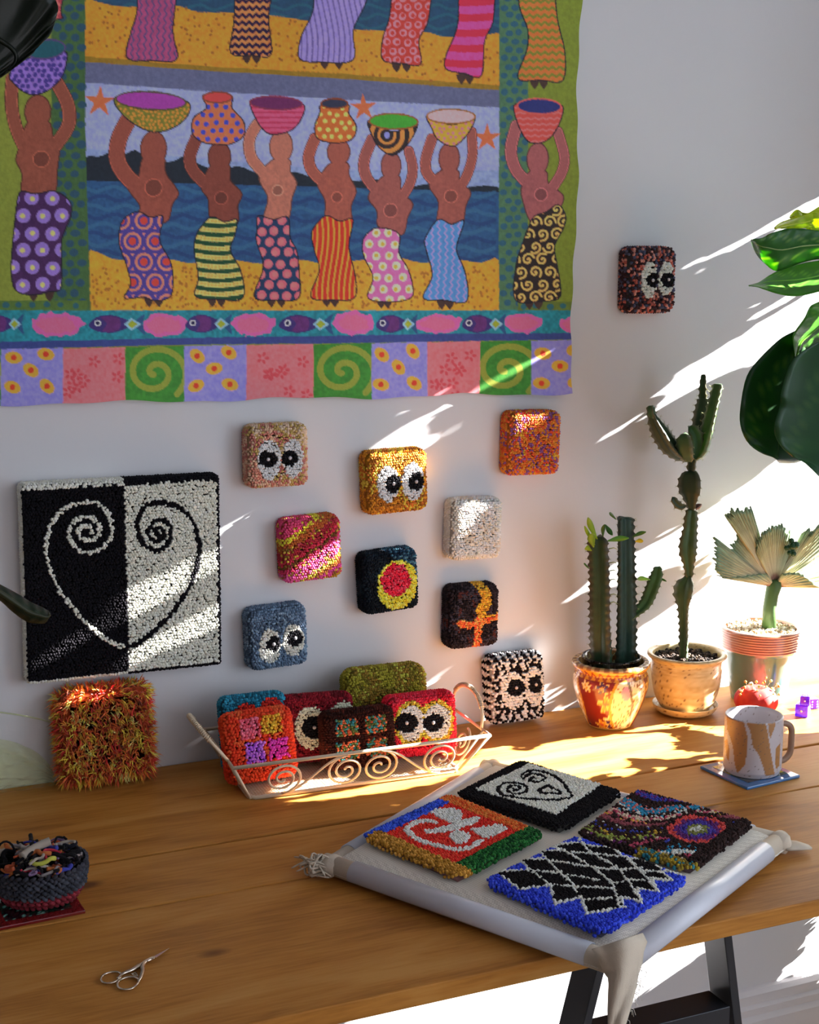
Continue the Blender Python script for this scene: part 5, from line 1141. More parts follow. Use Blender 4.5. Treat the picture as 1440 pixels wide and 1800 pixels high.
def small_leaf(t, base, tip, wd, col, name='leaflet'):
    base, tip = np.array(base), np.array(tip); d = tip - base; L = np.linalg.norm(d); d /= L; s_ = np.cross(d, [0.2, 1, .1]); s_ /= np.linalg.norm(s_); nn = np.cross(s_, d); V = []; n = 7
    for i in range(n + 1):
        q = i / n; ww = wd * math.sin(math.pi * min(.999, (q * .92 + .06)) ** 1.3) + .0004
        for k in (-1, 0, 1): V.append(base + d * L * q + s_ * ww * k + nn * (.18 * ww * abs(k) + .12 * L * math.sin(q * 3)))
    b = MB(); b.add(V, [(i * 3 + k, i * 3 + k + 1, (i + 1) * 3 + k + 1, (i + 1) * 3 + k) for i in range(n) for k in (0, 1)], col); o = b.build(name, M['leaf'], t); md = o.modifiers.new('t', 'SOLIDIFY'); md.thickness = .0006; return o
LG = (.26, .36, .05); LD = (.05, .14, .03)
for bx_, tx, wd, col in (((1050, 948), (1034, 910), .0045, LG), ((1046, 958), (1028, 925), .0025, LG), ((1044, 962), (1040, 938), .0065, LG), ((1040, 968), (1030, 962), .004, LG), ((1060, 944), (1063, 922), .003, LD), ((1064, 922), (1077, 941), .0035, LD), ((1068, 951), (1106, 946), .0042, (.14, .30, .05)), ((1112, 944), (1136, 935), .0030, LD), ((1083, 913), (1072, 901), .002, LD), ((1117, 952), (1131, 951), .0035, (.4, .36, .08)), ((1143, 1019), (1121, 1018), .0035, (.2, .34, .08)), ((1156, 1015), (1172, 1022), .0012, LD), ((1036, 1000), (1027, 990), .001, LD)):
    small_leaf(pc, lp(pc, *bx_, -.10), lp(pc, *tx, -.112), wd, col)
for py_ in (965, 990, 1004, 1020, 1046, 1060):
    b = MB(); b.tube([lp(pc, 1070, py_, -.10), lp(pc, 1079, py_ - 2, -.103), lp(pc, 1086, py_ + 1, -.104)], [.0011, .0010, .0004], 5, (.4, .42, .2)); b.build('leaf_stalk', M['cactus'], pc)

# --- tall jointed cactus in the sand-glazed pot on a saucer
pj = empty('jointed_cactus', (1.352, -.094, .7502)); tag(pj, 'tall jointed cactus in a sandy glazed pot with a matching saucer', 'potted plant', 'potted succulents along the wall')
def sandc(an, f, r, z, i):
    st = vnoise(an * 2, np.full_like(an, z * 900), 1, 4) * .5 + vnoise(an * 9, np.full_like(an, z * 400), 1, 9) * .5; C = lin(206, 168, 104)[None] * (1 - st[:, None]) * .8 + lin(226, 206, 158)[None] * st[:, None]
    m = RNG.random(len(an)) < .03; C[m] = lin(110, 70, 40); return np.clip(C, 0, .8)
prof = dense([(.040, .010), (.0425, .013), (.050, .028), (.0555, .050), (.0575, .072), (.0575, .086), (.0590, .092), (.0640, .0965), (.0650, .100), (.0625, .1025), (.0565, .101), (.0545, .095), (.0540, .080)], 6)
V, F, C = lathe_vc(prof, 120, sandc); fast_mesh('pot', V, F, C, M['stone'], pj)
prof = dense([(.028, 0), (.040, .001), (.049, .006), (.0535, .014), (.0530, .0160), (.0490, .011), (.041, .006), (.0005, .0055)], 5); V, F, C = lathe_vc(prof, 96, sandc); fast_mesh('saucer', V, F, C, M['stone'], pj)
b = MB(); b.lathe([(.0005, .0115), (.040, .0115)], 32, (.25, .16, .08), cap_bot=False); b.build('pot_base', M['stone'], pj)
soil('soil', .0545, .091, pj, [(.022, .014, .010), (.05, .03, .02), (.10, .06, .04), (.012, .008, .006), (.03, .02, .014)], 520, .0030)
sp2 = MB(); J = lambda px, py, dy=0: lp(pj, px, py, -.094 + dy)
G1 = (.045, .095, .030); G2 = (.018, .042, .016)
def seg(name, pts, rad, col, ph=.5, edge=(.16, .15, .08), wing=.30): b = MB(); ribbed(b, pts, rad, 3, col, .0034, .0115, .6, sp2, ph, edge, wing); b.build(name, M['cactus'], pj)
seg('stem_joint', [J(1203, 1162), J(1204, 1110), J(1204, 1070), J(1206, 1045), J(1210, 1022), J(1212, 1013)], [.0085, .0085, .009, .0115, .0195, .0200, .0100, .0055], G1, .3)
seg('stem_joint', [J(1212, 1014), J(1211, 985), J(1210, 960), J(1214, 925), J(1216, 900), J(1217, 896)], [.0055, .009, .0150, .0160, .0125, .0118, .0085, .0060], G1, .9)
seg('stem_joint', [J(1217, 897), J(1217, 875), J(1217, 855), J(1217, 835), J(1217, 828)], [.0045, .0120, .0210, .0220, .0170, .0080], G2, .5, (.12, .11, .06), .5)
seg('stem_joint', [J(1217, 829), J(1218, 818), J(1219, 806)], [.0062, .0085, .0085, .007], G2, .3)
seg('side_branch', [J(1214, 808), J(1196, 801), J(1178, 784), J(1163, 760), J(1151, 738), J(1147, 726)], [.006, .0125, .0170, .0165, .0105, .0050], G2, .2)
seg('side_branch', [J(1148, 735), J(1146, 724), J(1145, 713)], [.005, .0075, .0078, .004], (.03, .10, .03), .2)
seg('side_branch', [J(1212, 810, -.012), J(1207, 790, -.014), J(1205, 772, -.016), J(1203, 762, -.016)], [.007, .0145, .0155, .0125, .006], (.05, .11, .04), .6, (.25, .25, .15), .55)
seg('side_branch', [J(1219, 808), J(1224, 785), J(1222, 765), J(1214, 752), J(1212, 750)], [.006, .012, .0115, .009, .005], (.03, .09, .02), 1.3)
seg('side_branch', [J(1221, 806, .01), J(1229, 775, .012), J(1232, 740, .012), J(1236, 712, .012), J(1236, 700, .012)], [.006, .0125, .014, .0130, .0110, .0085], (.045, .085, .04), .8, (.3, .3, .2))
seg('side_branch', [J(1236, 702, .012), J(1236, 680, .012), J(1237, 662, .012), J(1237, 658, .012)], [.0062, .0062, .0050, .0048, .0025], (.03, .07, .02), .8)
seg('side_branch', [J(1224, 806), J(1236, 790, -.004), J(1247, 750, -.008), J(1256, 712, -.01), J(1263, 682, -.01), J(1264, 675, -.01)], [.007, .0135, .0130, .0110, .0100, .0095, .0075], (.045, .13, .02), .15, (.35, .4, .25), .5)
seg('side_branch', [J(1205, 889), J(1195, 889), J(1186, 881), J(1183, 874)], [.003, .0065, .0065, .0030], G2, .2)
seg('side_branch', [J(1223, 894), J(1230, 889), J(1234, 887)], [.0035, .0045, .0020], (.20, .06, .04), .2)
tag(sp2.build('spines', M['spine'], pj), kind='stuff')

# --- crested succulent in the teal pot with coral rings
pk = empty('crested_succulent', (1.508, -.082, .7502)); tag(pk, 'fan-crested grey green succulent in a teal pot with coral rings at the rim', 'potted plant', 'potted succulents along the wall')
def tealc(an, f, r, z, i):
    a = np.degrees(an); k = vnoise(an * 1.6, np.full_like(an, z * 6), 1, 6); k = np.clip(k * 2 - .9, 0, 1); C = lin(28, 104, 100)[None] * (1 - k[:, None]) + lin(96, 124, 110)[None] * k[:, None]
    if z > .0905: C[:] = np.where(((z * 1000 / 4.4) % 1) < .60, 1, 0) * lin(206, 122, 92)[None] + np.where(((z * 1000 / 4.4) % 1) < .60, 0, 1) * lin(236, 176, 150)[None]
    return C
prof = [(.0440, 0), (.0455, .002)] + [(.0455 + .0155 * q, .002 + .0875 * q) for q in np.linspace(.05, 1, 20)]
for k in range(8): z0 = .0905 + k * .0044; prof += [(.0628 + k * .0004, z0), (.0646 + k * .0004, z0 + .0012), (.0646 + k * .0004, z0 + .0026), (.0628 + k * .0004, z0 + .0036)]
prof += [(.0640, .1265), (.0600, .1265), (.0590, .115)]; V, F, C = lathe_vc(prof, 120, tealc); fast_mesh('pot', V, F, C, M['glaze'], pk)
b = MB(); b.lathe([(.0005, .0015), (.0445, .0015)], 32, (.1, .2, .2), cap_bot=False); b.build('pot_base', M['glaze'], pk)
soil('gravel', .0595, .121, pk, [(.5, .42, .28), (.62, .56, .42), (.36, .26, .14), (.7, .66, .55)], 650, .0026)
K = lambda px, py, dy=0: lp(pk, px, py, -.082 + dy)
b = MB(); b.tube([K(1352, 1106), K(1353, 1070), K(1357, 1045), K(1361, 1030), K(1362, 1018)], [.0125, .0115, .0115, .0130, .0105], 14, (.06, .13, .035)); b.build('stem', M['cactus'], pk)
def fan(name, base, rim, ruff, dy0, nr=16, dens=7, seed=0, cen=None):
    """ruffled fan from a base point out to a traced rim"""
    R_ = spline(rim, dens); n = len(R_); V = []; C = []; rngf = np.random.default_rng(seed); js = rngf.normal(0, 1, n)
    for i in range(n):
        t = i / (n - 1); ridge = (i % 3) / 3.0; jag = 1 + .03 * js[i]
        for j in range(nr + 1):
            q = j / nr; px_ = base[0] + (R_[i][0] - base[0]) * q * (jag if j == nr else 1); py_ = base[1] + (R_[i][1] - base[1]) * q * (jag if j == nr else 1)
            dy = dy0 * q + ruff * q * q * math.sin(t * math.pi * 9 + seed) + .0022 * q * math.cos(i * 2 * math.pi / 3)
            V.append(K(px_, py_, dy)); g = vnoise(np.array([i * .9]), np.array([q * 4.0]), 1, seed)[0]
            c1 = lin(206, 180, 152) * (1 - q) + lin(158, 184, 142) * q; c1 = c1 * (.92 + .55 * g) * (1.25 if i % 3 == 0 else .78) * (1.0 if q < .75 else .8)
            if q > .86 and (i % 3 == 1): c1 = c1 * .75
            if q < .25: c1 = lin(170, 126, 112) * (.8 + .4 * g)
            C.append(np.clip(c1, 0, .8))
    m = nr + 1; F = [(i * m + j, i * m + j + 1, (i + 1) * m + j + 1, (i + 1) * m + j) for i in range(n - 1) for j in range(nr)]
    b = MB(); b.add(V, F, np.array(C)); o = b.build(name, M['crest'], pk); md = o.modifiers.new('t', 'SOLIDIFY'); md.thickness = .0042; md.offset = 0; return o
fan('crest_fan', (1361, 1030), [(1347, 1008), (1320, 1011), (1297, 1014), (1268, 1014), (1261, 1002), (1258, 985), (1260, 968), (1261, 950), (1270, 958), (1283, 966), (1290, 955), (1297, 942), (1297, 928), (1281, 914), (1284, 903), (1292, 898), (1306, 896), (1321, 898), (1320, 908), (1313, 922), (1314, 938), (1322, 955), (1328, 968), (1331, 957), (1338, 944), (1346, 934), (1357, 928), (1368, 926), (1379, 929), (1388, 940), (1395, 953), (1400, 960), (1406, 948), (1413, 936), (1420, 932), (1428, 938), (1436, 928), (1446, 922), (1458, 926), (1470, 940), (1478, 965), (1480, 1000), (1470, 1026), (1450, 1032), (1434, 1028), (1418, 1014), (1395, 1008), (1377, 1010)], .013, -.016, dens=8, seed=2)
b = MB(); g0 = K(1393, 962, -.03); 
for k in range(9): b.ball(g0 + np.array([random.uniform(-.010, .010), random.uniform(-.004, .004), random.uniform(-.012, .012)]), random.uniform(.004, .007), (.015, .07, .02), 8)
b.build('curled_growth', M['cactus'], pk)

# ------------------------------------------------------------------ pincushion, dice, mug on coaster
M['velvet'] = mat_c('red_velvet', (.50, .02, .02), .8, var=((.62, .05, .03), 60))
pq = empty('pincushion', (1.375, -.158, .7502)); pq.location = Vector((*ont(1328, 1258, .75).xy, .7502)); tag(pq, 'round red pincushion full of ball-headed pins behind the mug', 'pincushion')
V = []; C = []; F = []; n = 48; R = .034
for i in range(17):
    p = math.pi * i / 16
    for k in range(n):
        a = 2 * math.pi * k / n; r = R * math.sin(p) * (1 + .05 * abs(math.cos(a * 4))) + .0002; V.append((r * math.cos(a), r * math.sin(a), .026 + .026 * math.cos(p) * (1 - .25 * math.exp(-(math.sin(p) * 3) ** 2)))); C.append((.45, .02, .02) if abs(math.cos(a * 4)) < .93 else (.5, .12, .06))
b = MB(); b.add(V, [(i * n + k, i * n + (k + 1) % n, (i + 1) * n + (k + 1) % n, (i + 1) * n + k) for i in range(16) for k in range(n)], np.array(C)); b.build('cushion', M['velvet'], pq)
pinc = [(.75, .65, .1), (.8, .3, .05), (.85, .8, .75), (.75, .7, .25)]
M['pearl'] = mat_vc('pin_head', .25)
for k in range(26):
    a = random.uniform(2.6, 6.6); e = random.uniform(.35, 1.35); d = np.array([math.cos(a) * math.cos(e), math.sin(a) * math.cos(e), math.sin(e)]); p0 = np.array([0, 0, .026]) + d * np.array([R, R, .024]); ln = random.choice((.002, .003, .006, .014)) if k % 3 else .016
    b = MB(); b.tube([p0 - d * .004, p0 + d * ln], .0004, 5); o = b.build('pin', M['chrome'], pq); b = MB(); b.ball(p0 + d * ln, .0024 if k % 4 else .0016, pinc[k % 4], 8); b.build('pin_head', M['pearl'], o)

M['dice'] = mat_c('violet_acrylic', (.16, .03, .95), .06, trans=.5, ior=1.45)
def die(px, py, z, s, rz, label):
    q = ont(px, py, z); t = empty('die', q, (0, 0, rz)); tag(t, label, 'die', 'purple dice stacked by the wall')
    b = MB(); b.box((-s / 2, -s / 2, .0003), (s / 2, s / 2, s)); b.build('cube_body', M['dice'], t, smooth=False, bevel=.0012)
    b = MB(); e = s * .27
    def pip(face, u_, v_):
        h = s / 2 + .0001
        c = {'f': (u_, -h, s / 2 + v_), 'l': (-h, u_, s / 2 + v_), 'r': (h, u_, s / 2 + v_), 't': (u_, v_, s + .0001), 'b': (u_, h, s / 2 + v_)}[face]; sc = {'f': (1, .25, 1), 'b': (1, .25, 1), 'l': (.25, 1, 1), 'r': (.25, 1, 1), 't': (1, 1, .25)}[face]; b.ball(c, s * .10, (1, 1, 1), 8, sc)
    pip('l', 0, 0)
    for u_ in (-e, e):
        for v_ in (-e, 0, e): pip('f', u_ if True else 0, v_)
    for u_, v_ in ((-e, -e), (e, e), (0, 0), (-e, e), (e, -e)): pip('t', u_, v_)
    for u_, v_ in ((-e, -e), (e, e), (0, 0)): pip('r', u_, v_)
    for u_, v_ in ((-e, -e), (e, e), (e, -e), (-e, e)): pip('b', u_, v_)
    tag(b.build('pips', M['pip'], t), kind='stuff')
die(1411, 1258, .7503, .0205, math.radians(38), 'lower front purple die showing six white pips')
die(1428, 1244, .7503, .0165, math.radians(-12), 'purple die at the back right of the small stack')
die(1415, 1238, .7712, .0150, math.radians(50), 'lighter purple die resting on top of the other two')

cst = empty('glass_coaster', (1.203, -.352, .7502), (0, 0, math.radians(6))); cc_ = ont(1318, 1356, .753); cst.location = (cc_.x, cc_.y, .7502); tag(cst, 'square blue bordered glass coaster under the speckled mug', 'coaster', 'glass coasters')
M['blueglass'] = mat_c('blue_glass', (.03, .16, .42), .06, spec=.6, coat=.8); M['darkglass'] = mat_vc('fused_glass', .08, 0, 0, .6, coat=.8)
s_ = .0505; b = MB(); b.box((-s_, -s_, 0), (s_, s_, .0045)); b.build('glass_border', M['blueglass'], cst, smooth=False, bevel=.0012)
n = 26; g = np.linspace(-.038, .038, n); GX_, GY_ = np.meshgrid(g, g); C = np.where((vnoise(GX_, GY_, 90, 3) > .62)[..., None], np.array([.5, .42, .03]), np.where((vnoise(GX_, GY_, 120, 6) > .6)[..., None], np.array([.02, .12, .10]), np.array([.01, .03, .05]))).reshape(-1, 3)
ii = np.arange(n * n).reshape(n, n); fast_mesh('glass_centre', np.stack([GX_.ravel(), GY_.ravel(), np.full(n * n, .0049)], 1), np.stack([ii[:-1, :-1], ii[:-1, 1:], ii[1:, 1:], ii[1:, :-1]], -1).reshape(-1, 4), C, M['darkglass'], cst, smooth=False)

mu = ont(1322, 1353, .7555); mug = empty('speckled_mug', (mu.x, mu.y, .7556)); tag(mug, 'grey white speckled mug with tan unglazed drips, standing on the blue coaster', 'mug')
RM, HM = .0418, .083
def mcol_pts(P):
    """tan bare-clay patches traced on the side facing the room, repeated with noise round the back"""
    px = proj(P); x = (px[:, 0] - 1240) * 7.2; y = (px[:, 1] - 1180) * 7.2; m = np.zeros(len(P), bool)
    for poly in (((270, 560), (480, 612), (515, 740), (540, 860), (520, 1080), (500, 1190), (405, 1290), (372, 1180), (350, 960), (322, 860), (280, 740)), ((505, 615), (755, 622), (790, 760), (820, 960), (850, 1140), (880, 1310), (765, 1330), (720, 1170), (680, 1060), (600, 950), (570, 760)), ((795, 622), (890, 612), (885, 700), (825, 850), (800, 760)), ((890, 985), (950, 905), (935, 1200), (890, 1240), (885, 1100)), ((245, 880), (275, 850), (310, 1000), (300, 1140), (270, 1100))): m |= inpoly(x, y, poly)
    return m
nn_, mm_ = 160, 60; prof = [(RM * (.93 + .07 * min(1, q * 12)), HM * q) for q in np.linspace(0, 1, mm_)] + [(RM - .0012, HM + .0015), (RM - .0030, HM + .0006), (RM - .0038, HM - .004)] + [(RM - .0040, HM - .004 - (HM - .016) * q) for q in np.linspace(.03, 1, 30)] + [(RM - .0042, .0115), (RM - .012, .006), (.0005, .0055)]
V, F, _ = lathe_vc(prof, nn_, lambda an, f, r, z, i: np.zeros((len(an), 3)))
W_ = V + np.array(mug.location); d_ = W_ - np.array(CAMP); front_ = (V[:, 0] * d_[:, 0] + V[:, 1] * d_[:, 1]) < 0
C = np.tile(lin(196, 190, 194), (len(V), 1)); outer = np.arange(len(V)) < mm_ * nn_; an = np.arctan2(V[:, 1], V[:, 0]); back = ~front_ & (np.sin(an * 5 + V[:, 2] * 30) > .2) & (V[:, 2] > .01)
m = ((mcol_pts(W_) & front_) | back) & outer; C[m] = lin(172, 124, 76); k = RNG.random(len(V)) < .025; C[k] = lin(120, 100, 90)
fast_mesh('body', V, F, C, M['stone'], mug)
hd = np.array([math.cos(math.radians(-8)), math.sin(math.radians(-8)), 0]); b = MB(); H_ = spline([hd * (RM - .002) + [0, 0, .066], hd * (RM + .010) + [0, 0, .066], hd * (RM + .0195) + [0, 0, .058], hd * (RM + .0205) + [0, 0, .038], hd * (RM + .019) + [0, 0, .020], hd * (RM + .009) + [0, 0, .010], hd * (RM - .004) + [0, 0, .0105]], 6)
b.tube(H_, .0046, 12, lin(150, 118, 96)); b.build('handle', M['stone'], mug)

# ------------------------------------------------------------------ braided basket of scraps on a red coaster
rb = empty('braided_bowl', (*ont(72, 1560, .765).xy, .7545)); tag(rb, 'small braided rag bowl, grey above and red below, full of yarn scraps', 'bowl')
cs2 = empty('glass_coaster', (0, 0, .7502), (0, 0, math.radians(3))); q = ont(100, 1585, .75); cs2.location = (q.x - .028, q.y + .002, .7502); tag(cs2, 'square red and black glass coaster under the braided bowl', 'coaster', 'glass coasters')
M['redglass'] = mat_c('red_glass', (.20, .012, .012), .06, spec=.6, coat=.8)
b = MB(); b.box((-.05, -.05, 0), (.05, .05, .0042)); b.build('glass_border', M['redglass'], cs2, smooth=False, bevel=.001)
C = np.where((vnoise(GX_, GY_, 300, 3) > .82)[..., None], np.array([.25, .6, .5]), np.where((vnoise(GX_, GY_, 120, 6) > .55)[..., None], np.array([.01, .05, .03]), np.array([.008, .008, .012]))).reshape(-1, 3)
fast_mesh('glass_centre', np.stack([GX_.ravel(), GY_.ravel(), np.full(n * n, .0046)], 1)[:n * n] if False else np.stack([GX_.ravel(), GY_.ravel(), np.full(GX_.size, .0046)], 1), np.stack([ii[:-1, :-1], ii[:-1, 1:], ii[1:, 1:], ii[1:, :-1]], -1).reshape(-1, 4), C, M['darkglass'], cs2, smooth=False)
RB = .0535
tiers = [(RB * .80, .006, (.20, .02, .03)), (RB * .89, .013, (.26, .03, .045)), (RB * .95, .020, (.06, .065, .085)), (RB * .98, .0275, (.05, .055, .075)), (RB * 1.0, .035, (.06, .065, .085)), (RB * .99, .0415, (.05, .05, .065))]
for r, z, c in tiers:
    nb = 40; an = np.arange(nb * 2) * math.pi / nb; sgn = np.tile([1, -1], nb)
    P = np.stack([r * np.cos(an), r * np.sin(an), z + sgn * .0019], 1); N = np.stack([np.cos(an), np.sin(an), .15 * sgn], 1); N /= np.linalg.norm(N, axis=1, keepdims=True)
    o = beads('braid_coil', P, N, .0026, .0034, np.tile(c, (len(P), 1)) * RNG.uniform(.7, 1.3, (len(P), 1)), rb, elong=1.7, ang=np.where(sgn > 0, .55, -.55)); del o['kind']
b = MB(); b.lathe([(.0005, .002), (RB * .74, .002), (RB * .9, .018), (RB * .97, .040), (RB * .90, .041), (RB * .84, .02), (RB * .5, .014), (.0005, .014)], 40, (.02, .02, .028)); b.build('inner_wall', M['yarn'], rb)
scr = [(.012, .01, .012)] * 5 + [(.42, .36, .30), (.5, .44, .38), (.05, .06, .35), (.5, .10, .04), (.45, .03, .05), (.28, .18, .32), (.012, .01, .012), (.3, .26, .26), (.55, .16, .05), (.02, .02, .03)]
scm = MB(); named = {5: ('thick beige rolled scrap lying across the top of the bowl', (-.012, -.008)), 7: ('blue yarn scrap at the right side of the bowl', (.020, -.004)), 13: ('orange tuft of scrap in the middle of the bowl', (.010, -.018)), 24: ('yellow green strand at the front of the bowl', (.012, -.034)), 6: ('frayed pale scrap at the back right of the bowl', (.008, .022))}
for i in range(120):
    a, r = random.uniform(0, 6.283), RB * .84 * math.sqrt(random.random()); z = .036 + .020 * (1 - (r / RB) ** 2) * random.random() + .004; p = np.array([r * math.cos(a), r * math.sin(a), z])
    if i in named: p = np.array([*named[i][1], .058])
    P = [p]; d = random.uniform(0, 6.28)
    for k in range(5):
        d += random.uniform(-.9, .9); st = .0075 if i not in named else .006; p = p + np.array([math.cos(d) * st, math.sin(d) * st, random.uniform(-.0035, .0035)]); L_r = math.hypot(p[0], p[1])
        if L_r > RB * .9: p[:2] *= RB * .9 / L_r
        p[2] = max(.034 if i not in named else .056, min(.060, p[2])); P.append(p)
    c = scr[i % len(scr)] if i != 24 else (.5, .5, .08); rd = random.choice((.0014, .0018, .0026))
    if i == 5: rd = .0052; P = [np.array([-.022 + .007 * k, -.014 + .006 * k - .0006 * k * k, .058 + .0015 * k]) for k in range(6)]
    if i in named: b = MB()
    else: b = scm
    b.tube([tuple(v_) for v_ in spline(P, 4)], rd if i not in named else max(rd, .0028) , 7, c)
    if i in named:
        o = b.build('yarn_scrap', M['yarn'], None); o.location = rb.location; tag(o, named[i][0], 'yarn')
o = scm.build('yarn_scraps', M['yarn'], None); o.location = rb.location; tag(o, 'tangle of mostly black yarn scraps filling the braided bowl', 'yarn', kind='stuff')
b = MB(); A_l = [(-.036 + .010 * math.cos(t), .012 + .004 * math.sin(t * .5), .052 + .016 * math.sin(t)) for t in np.linspace(-.6, 3.8, 14)]; b.tube(A_l, .0013, 6, (.012, .01, .012)); o = b.build('yarn_loop', M['yarn'], None); o.location = rb.location; tag(o, 'black loop of yarn sticking up at the left of the braided bowl', 'yarn')

# ------------------------------------------------------------------ stork scissors
sc_ = empty('stork_scissors', ont(232, 1706, .75)); sc_.location.z = .7503; tag(sc_, 'small gilt stork-shaped embroidery scissors lying on the table', 'scissors')
def S(px, py, z=.0022): q = ont(px, py, .75 + z); return np.array(q - sc_.location)
ZP = lambda X, Y, z=.0022: S(X / 4.5, 1440 + Y / 4.5, z)
for ring, stem in (((((800, 1262), (820, 1232), (870, 1212), (930, 1210), (958, 1228), (945, 1262), (900, 1290), (850, 1298), (812, 1290)), ((930, 1262), (975, 1222), (1040, 1196), (1085, 1170), (1120, 1150), (1160, 1120), (1215, 1092)))), (((930, 1300), (950, 1275), (1000, 1252), (1060, 1250), (1098, 1272), (1082, 1310), (1040, 1340), (980, 1348), (938, 1332)), ((1095, 1285), (1115, 1250), (1130, 1200), (1128, 1165), (1150, 1130), (1190, 1110), (1225, 1092)))):
    b = MB(); b.tube([ZP(*p) for p in spline(ring, 4, True)], .0013, 8, closed=True); o = b.build('finger_ring', M['chrome'], sc_)
    b = MB(); pts_ = spline(stem, 5); b.tube([ZP(*p, z=.003) for p in pts_], [.0014 + .0012 * math.sin(math.pi * i / len(pts_)) for i in range(len(pts_))], 8); b.build('bird_body', M['chrome'], sc_)
b = MB(); b.tube([ZP(1040, 1225), ZP(1075, 1215), ZP(1085, 1245), ZP(1060, 1235)], .0012, 6, closed=True); b.build('wing', M['chrome'], sc_)
for dx in (0, 7):
    b = MB(); A, B = ZP(1200, 1100 + dx, .0032), ZP(1338, 1020 + dx * .3, .0015); d = (B - A); s_ = np.array([-d[1], d[0], 0]); s_ /= np.linalg.norm(s_); V = []
    for t, wd in ((0, .0016), (.25, .0017), (.6, .0011), (1, .0001)): V += [A + d * t - s_ * wd, A + d * t + s_ * wd, A + d * t + np.array([0, 0, .0010 * (1 - t * .8)])]
    b.add(V, [(i * 3 + a_, i * 3 + (a_ + 1) % 3, (i + 1) * 3 + (a_ + 1) % 3, (i + 1) * 3 + a_) for i in range(3) for a_ in range(3)]); b.build('blade', M['chrome'], sc_, smooth=False)
b = MB(); b.ball(ZP(1215, 1098, .0048), .0017, (1, 1, 1), 10, (1, 1, .5)); b.build('pivot_screw', M['chrome'], sc_)

# ------------------------------------------------------------------ crumpled clear bag at the left, against the wall
def bag_mat():
    m, nt, b = new_mat('clear_film'); setp(b, Base_Color=(.80, .86, .66, 1), Roughness=.10, Specular_IOR_Level=1.0)
    tr = nt.nodes.new('ShaderNodeBsdfTransparent'); tr.inputs[0].default_value = (.90, .94, .74, 1); mx = nt.nodes.new('ShaderNodeMixShader')
    lw = nt.nodes.new('ShaderNodeLayerWeight'); lw.inputs[0].default_value = .16; nt.links.new(lw.outputs['Facing'], mx.inputs[0]); nt.links.new(tr.outputs[0], mx.inputs[1]); nt.links.new(b.outputs[0], mx.inputs[2]); nt.links.new(mx.outputs[0], nt.nodes['Material Output'].inputs['Surface'])
    add_bump(nt, b, 40.0, 1.0, .012, 8); return m
M['film'] = bag_mat(); n = 46; V = []
for i in range(n):
    for j in range(n):
        u_, v_ = i / (n - 1), j / (n - 1); x = .14 + .195 * u_; h = .098 * math.sqrt(max(0, 1 - max(0, (u_ - .35) / .66) ** 2.2)) * (.92 + .08 * math.cos(u_ * 3)); z = .7515 + h * v_
        y = -.020 - .035 * math.sin(math.pi * v_ * .9) * math.sin(math.pi * min(1, u_ * .8 + .2)) + .020 * (vnoise(np.array([u_]), np.array([v_]), 9, 3)[0] - .5) * (1 if 0 < v_ < 1 else .3) + .008 * (vnoise(np.array([u_]), np.array([v_]), 22, 5)[0] - .5); V.append((x, min(y, -.004), z))
ii = np.arange(n * n).reshape(n, n); bagr = empty('plastic_bag', (.25, -.02, .75)); tag(bagr, 'crumpled clear greenish plastic bag against the wall at the left', 'bag')
o = fast_mesh('film', np.array(V) - [.25, -.02, .75], np.stack([ii[:-1, :-1], ii[1:, :-1], ii[1:, 1:], ii[:-1, 1:]], -1).reshape(-1, 4), None, M['film'], bagr)
b = MB(); b.tube([onw(x, y, -.03) - Vector((.25, -.02, .75)) for x, y in ((-60, 1250), (-20, 1250), (0, 1252), (35, 1257), (70, 1264), (98, 1272))], .0011, 6, (1, 1, 1)); b.build('film_edge', M['film'], bagr)

# ------------------------------------------------------------------ fiddle-leaf fig at the right and the near leaves at the left
def big_leaf(t, org, left, right, y, bulge, col, veins=(.25, .36, .10), tilt=(0, 0), name='leaf', under=None, n=28, m=14, curl=0.0):
    """leaf between two traced edges (photo pixels, base to tip); y0 + tilts give its depth"""
    Lp = spline(left, 6); Rp = spline(right, 6); rs = lambda P: np.stack([np.interp(np.linspace(0, 1, n + 1), np.linspace(0, 1, len(P)), P[:, k]) for k in (0, 1)], 1); Lp, Rp = rs(Lp), rs(Rp)
    V = []; C = []; mid = []
    for i in range(n + 1):
        for j in range(m + 1):
            s = j / m; px_ = Lp[i] * (1 - s) + Rp[i] * s; c_ = (s - .5) * 2
            yy = y + tilt[0] * (i / n - .5) + tilt[1] * c_ + bulge * (1 - c_ * c_) + curl * abs(c_) ** 3
            yy += .0025 * math.sin(i * 1.35 + abs(c_) * 3.2) * abs(c_)
            q = onw(px_[0], px_[1], yy); V.append(np.array(q) - np.array(org))
            w_ = (i / n * 9.0 - abs(c_) * 2.0) % 1.0; cv_ = np.array(col) * (.85 + .3 * vnoise(np.array([i * .4]), np.array([j * .5]), 1, 2)[0])
            if min(w_, 1 - w_) < .06 and abs(c_) < .9: cv_ = np.array(veins) * .4 + cv_ * .6
            C.append(cv_)
            if j == m // 2: mid.append(V[-1])
    w_ = m + 1; b = MB(); b.add(V, [(i * w_ + j, i * w_ + j + 1, (i + 1) * w_ + j + 1, (i + 1) * w_ + j) for i in range(n) for j in range(m)], np.array(C)); o = b.build(name, M['leaf'], t); md = o.modifiers.new('t', 'SOLIDIFY'); md.thickness = .0007
    b = MB(); b.tube([tuple(p) for p in mid], [.0016 * (1 - .8 * i / len(mid)) + .0004 for i in range(len(mid))], 6, veins); b.build('midrib', M['leaf'], o); return o
fig = empty('fiddle_leaf_fig', (1.81, -.80, 0)); FO = np.array(fig.location); tag(fig, 'fiddle-leaf fig with broad glossy leaves reaching in at the right edge', 'plant')
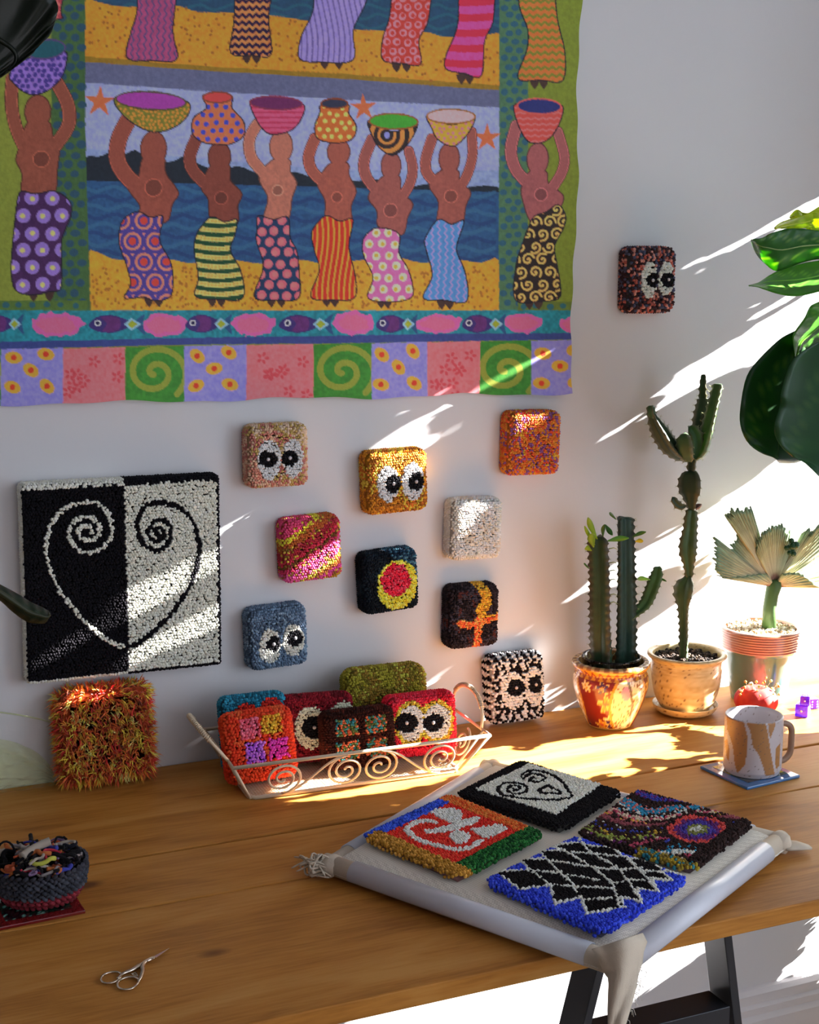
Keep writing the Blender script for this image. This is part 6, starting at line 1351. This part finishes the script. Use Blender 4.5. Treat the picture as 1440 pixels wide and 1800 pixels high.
DG = (.018, .075, .022); MG = (.06, .20, .02); YG = (.34, .42, .02)  # lighter greens carry the sun glowing through the lit leaves
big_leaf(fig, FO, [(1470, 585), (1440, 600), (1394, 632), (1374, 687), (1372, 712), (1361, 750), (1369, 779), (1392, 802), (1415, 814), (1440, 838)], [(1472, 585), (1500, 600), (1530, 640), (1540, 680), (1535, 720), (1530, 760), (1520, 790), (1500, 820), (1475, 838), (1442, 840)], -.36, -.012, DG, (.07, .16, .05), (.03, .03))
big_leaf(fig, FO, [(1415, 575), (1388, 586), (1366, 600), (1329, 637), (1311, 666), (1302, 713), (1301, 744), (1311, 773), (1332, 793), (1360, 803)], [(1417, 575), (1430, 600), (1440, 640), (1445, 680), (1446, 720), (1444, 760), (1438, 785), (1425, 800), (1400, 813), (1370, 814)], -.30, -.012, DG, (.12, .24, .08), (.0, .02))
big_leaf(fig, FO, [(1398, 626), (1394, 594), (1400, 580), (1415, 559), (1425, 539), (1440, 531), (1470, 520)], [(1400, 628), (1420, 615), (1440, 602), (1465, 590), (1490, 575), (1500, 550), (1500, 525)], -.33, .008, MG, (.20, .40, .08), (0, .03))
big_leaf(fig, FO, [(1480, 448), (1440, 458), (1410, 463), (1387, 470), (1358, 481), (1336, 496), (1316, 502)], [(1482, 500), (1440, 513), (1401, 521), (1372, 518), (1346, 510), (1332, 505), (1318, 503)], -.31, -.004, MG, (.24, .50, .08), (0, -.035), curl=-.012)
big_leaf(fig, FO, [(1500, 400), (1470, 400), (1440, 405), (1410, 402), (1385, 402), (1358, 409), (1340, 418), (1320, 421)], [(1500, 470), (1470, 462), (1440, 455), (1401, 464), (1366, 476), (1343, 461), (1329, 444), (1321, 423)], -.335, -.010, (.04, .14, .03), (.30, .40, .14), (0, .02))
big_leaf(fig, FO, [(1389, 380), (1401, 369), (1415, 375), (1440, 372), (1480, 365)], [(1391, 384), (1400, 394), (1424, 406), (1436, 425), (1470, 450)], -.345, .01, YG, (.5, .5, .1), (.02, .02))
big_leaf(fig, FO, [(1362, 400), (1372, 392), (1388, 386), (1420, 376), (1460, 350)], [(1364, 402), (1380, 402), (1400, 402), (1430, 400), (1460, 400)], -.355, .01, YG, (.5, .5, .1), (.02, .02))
b = MB(); b.tube([(.09, -.05, 0), (.095, -.04, .5), (.085, -.03, 1.0), (.07, -.01, 1.4), (.06, .02, 1.75)], [.013, .012, .010, .008, .005], 10, (.14, .10, .06)); b.build('trunk', M['cactus'], fig)
for px_, py_, y_, z_ in ((1470, 585, -.36, 1.30), (1415, 575, -.30, 1.32), (1400, 628, -.33, 1.28), (1480, 470, -.31, 1.42), (1500, 435, -.335, 1.48), (1480, 400, -.345, 1.5), (1460, 375, -.355, 1.55)):
    b = MB(); q = onw(px_, py_, y_); b.tube([np.array(q) - FO, (np.array(q) - FO + np.array([.08, -.01, z_])) / 2 + [0, 0, .01], (.078, -.02, z_)], [.0018, .0022, .003], 7, (.10, .16, .05)); b.build('leaf_stalk', M['cactus'], fig)
b = MB(); b.lathe([(.10, 0), (.13, .22), (.135, .24), (.125, .24), (.12, .21), (.0005, .21)], 32, (.5, .3, .2), c=(.09, -.05, 0)); b.build('plant_pot', M['stone'], fig)

ng = empty('rubber_plant', (-.38, -1.25, 0)); NO = np.array(ng.location); tag(ng, 'dark leaves of a nearer plant cut off by the left edge', 'plant')
big_leaf(ng, NO, [(-160, -60), (-60, -60), (40, -60), (85, -20), (101, 10), (96, 40), (78, 72), (40, 106), (0, 134)], [(-160, 100), (-140, 140), (-110, 160), (-80, 165), (-60, 160), (-40, 155), (-25, 150), (-12, 143), (-2, 137)], -1.15, .004, (.006, .012, .004), (.008, .014, .006))  # near-black leaf colour holds the deep shadow it hangs in
big_leaf(ng, NO, [(-40, 1008), (0, 1027), (30, 1043), (55, 1058), (72, 1066), (86, 1074), (88, 1079)], [(-40, 1030), (0, 1056), (20, 1074), (45, 1092), (62, 1096), (80, 1095), (88, 1081)], -1.10, -.010, (.018, .035, .015), (.05, .06, .03))
b = MB(); b.tube([(-.02, 0, 0), (-.02, 0, .7), (-.015, .05, 1.25), (.0, .12, 1.75)], [.012, .010, .008, .005], 8, (.05, .04, .03)); b.build('stem', M['cactus'], ng)
for px_, py_, y_ in ((-160, 20, -1.15), (-40, 1020, -1.10)):
    q = np.array(onw(px_, py_, y_)) - NO; b = MB(); b.tube([q, (q + np.array([-.01, .1, q[2] - .08])) / 2, (-.01, .08, q[2] - .1)], [.003, .003, .0035], 6, (.03, .04, .02)); b.build('leaf_stalk', M['cactus'], ng)
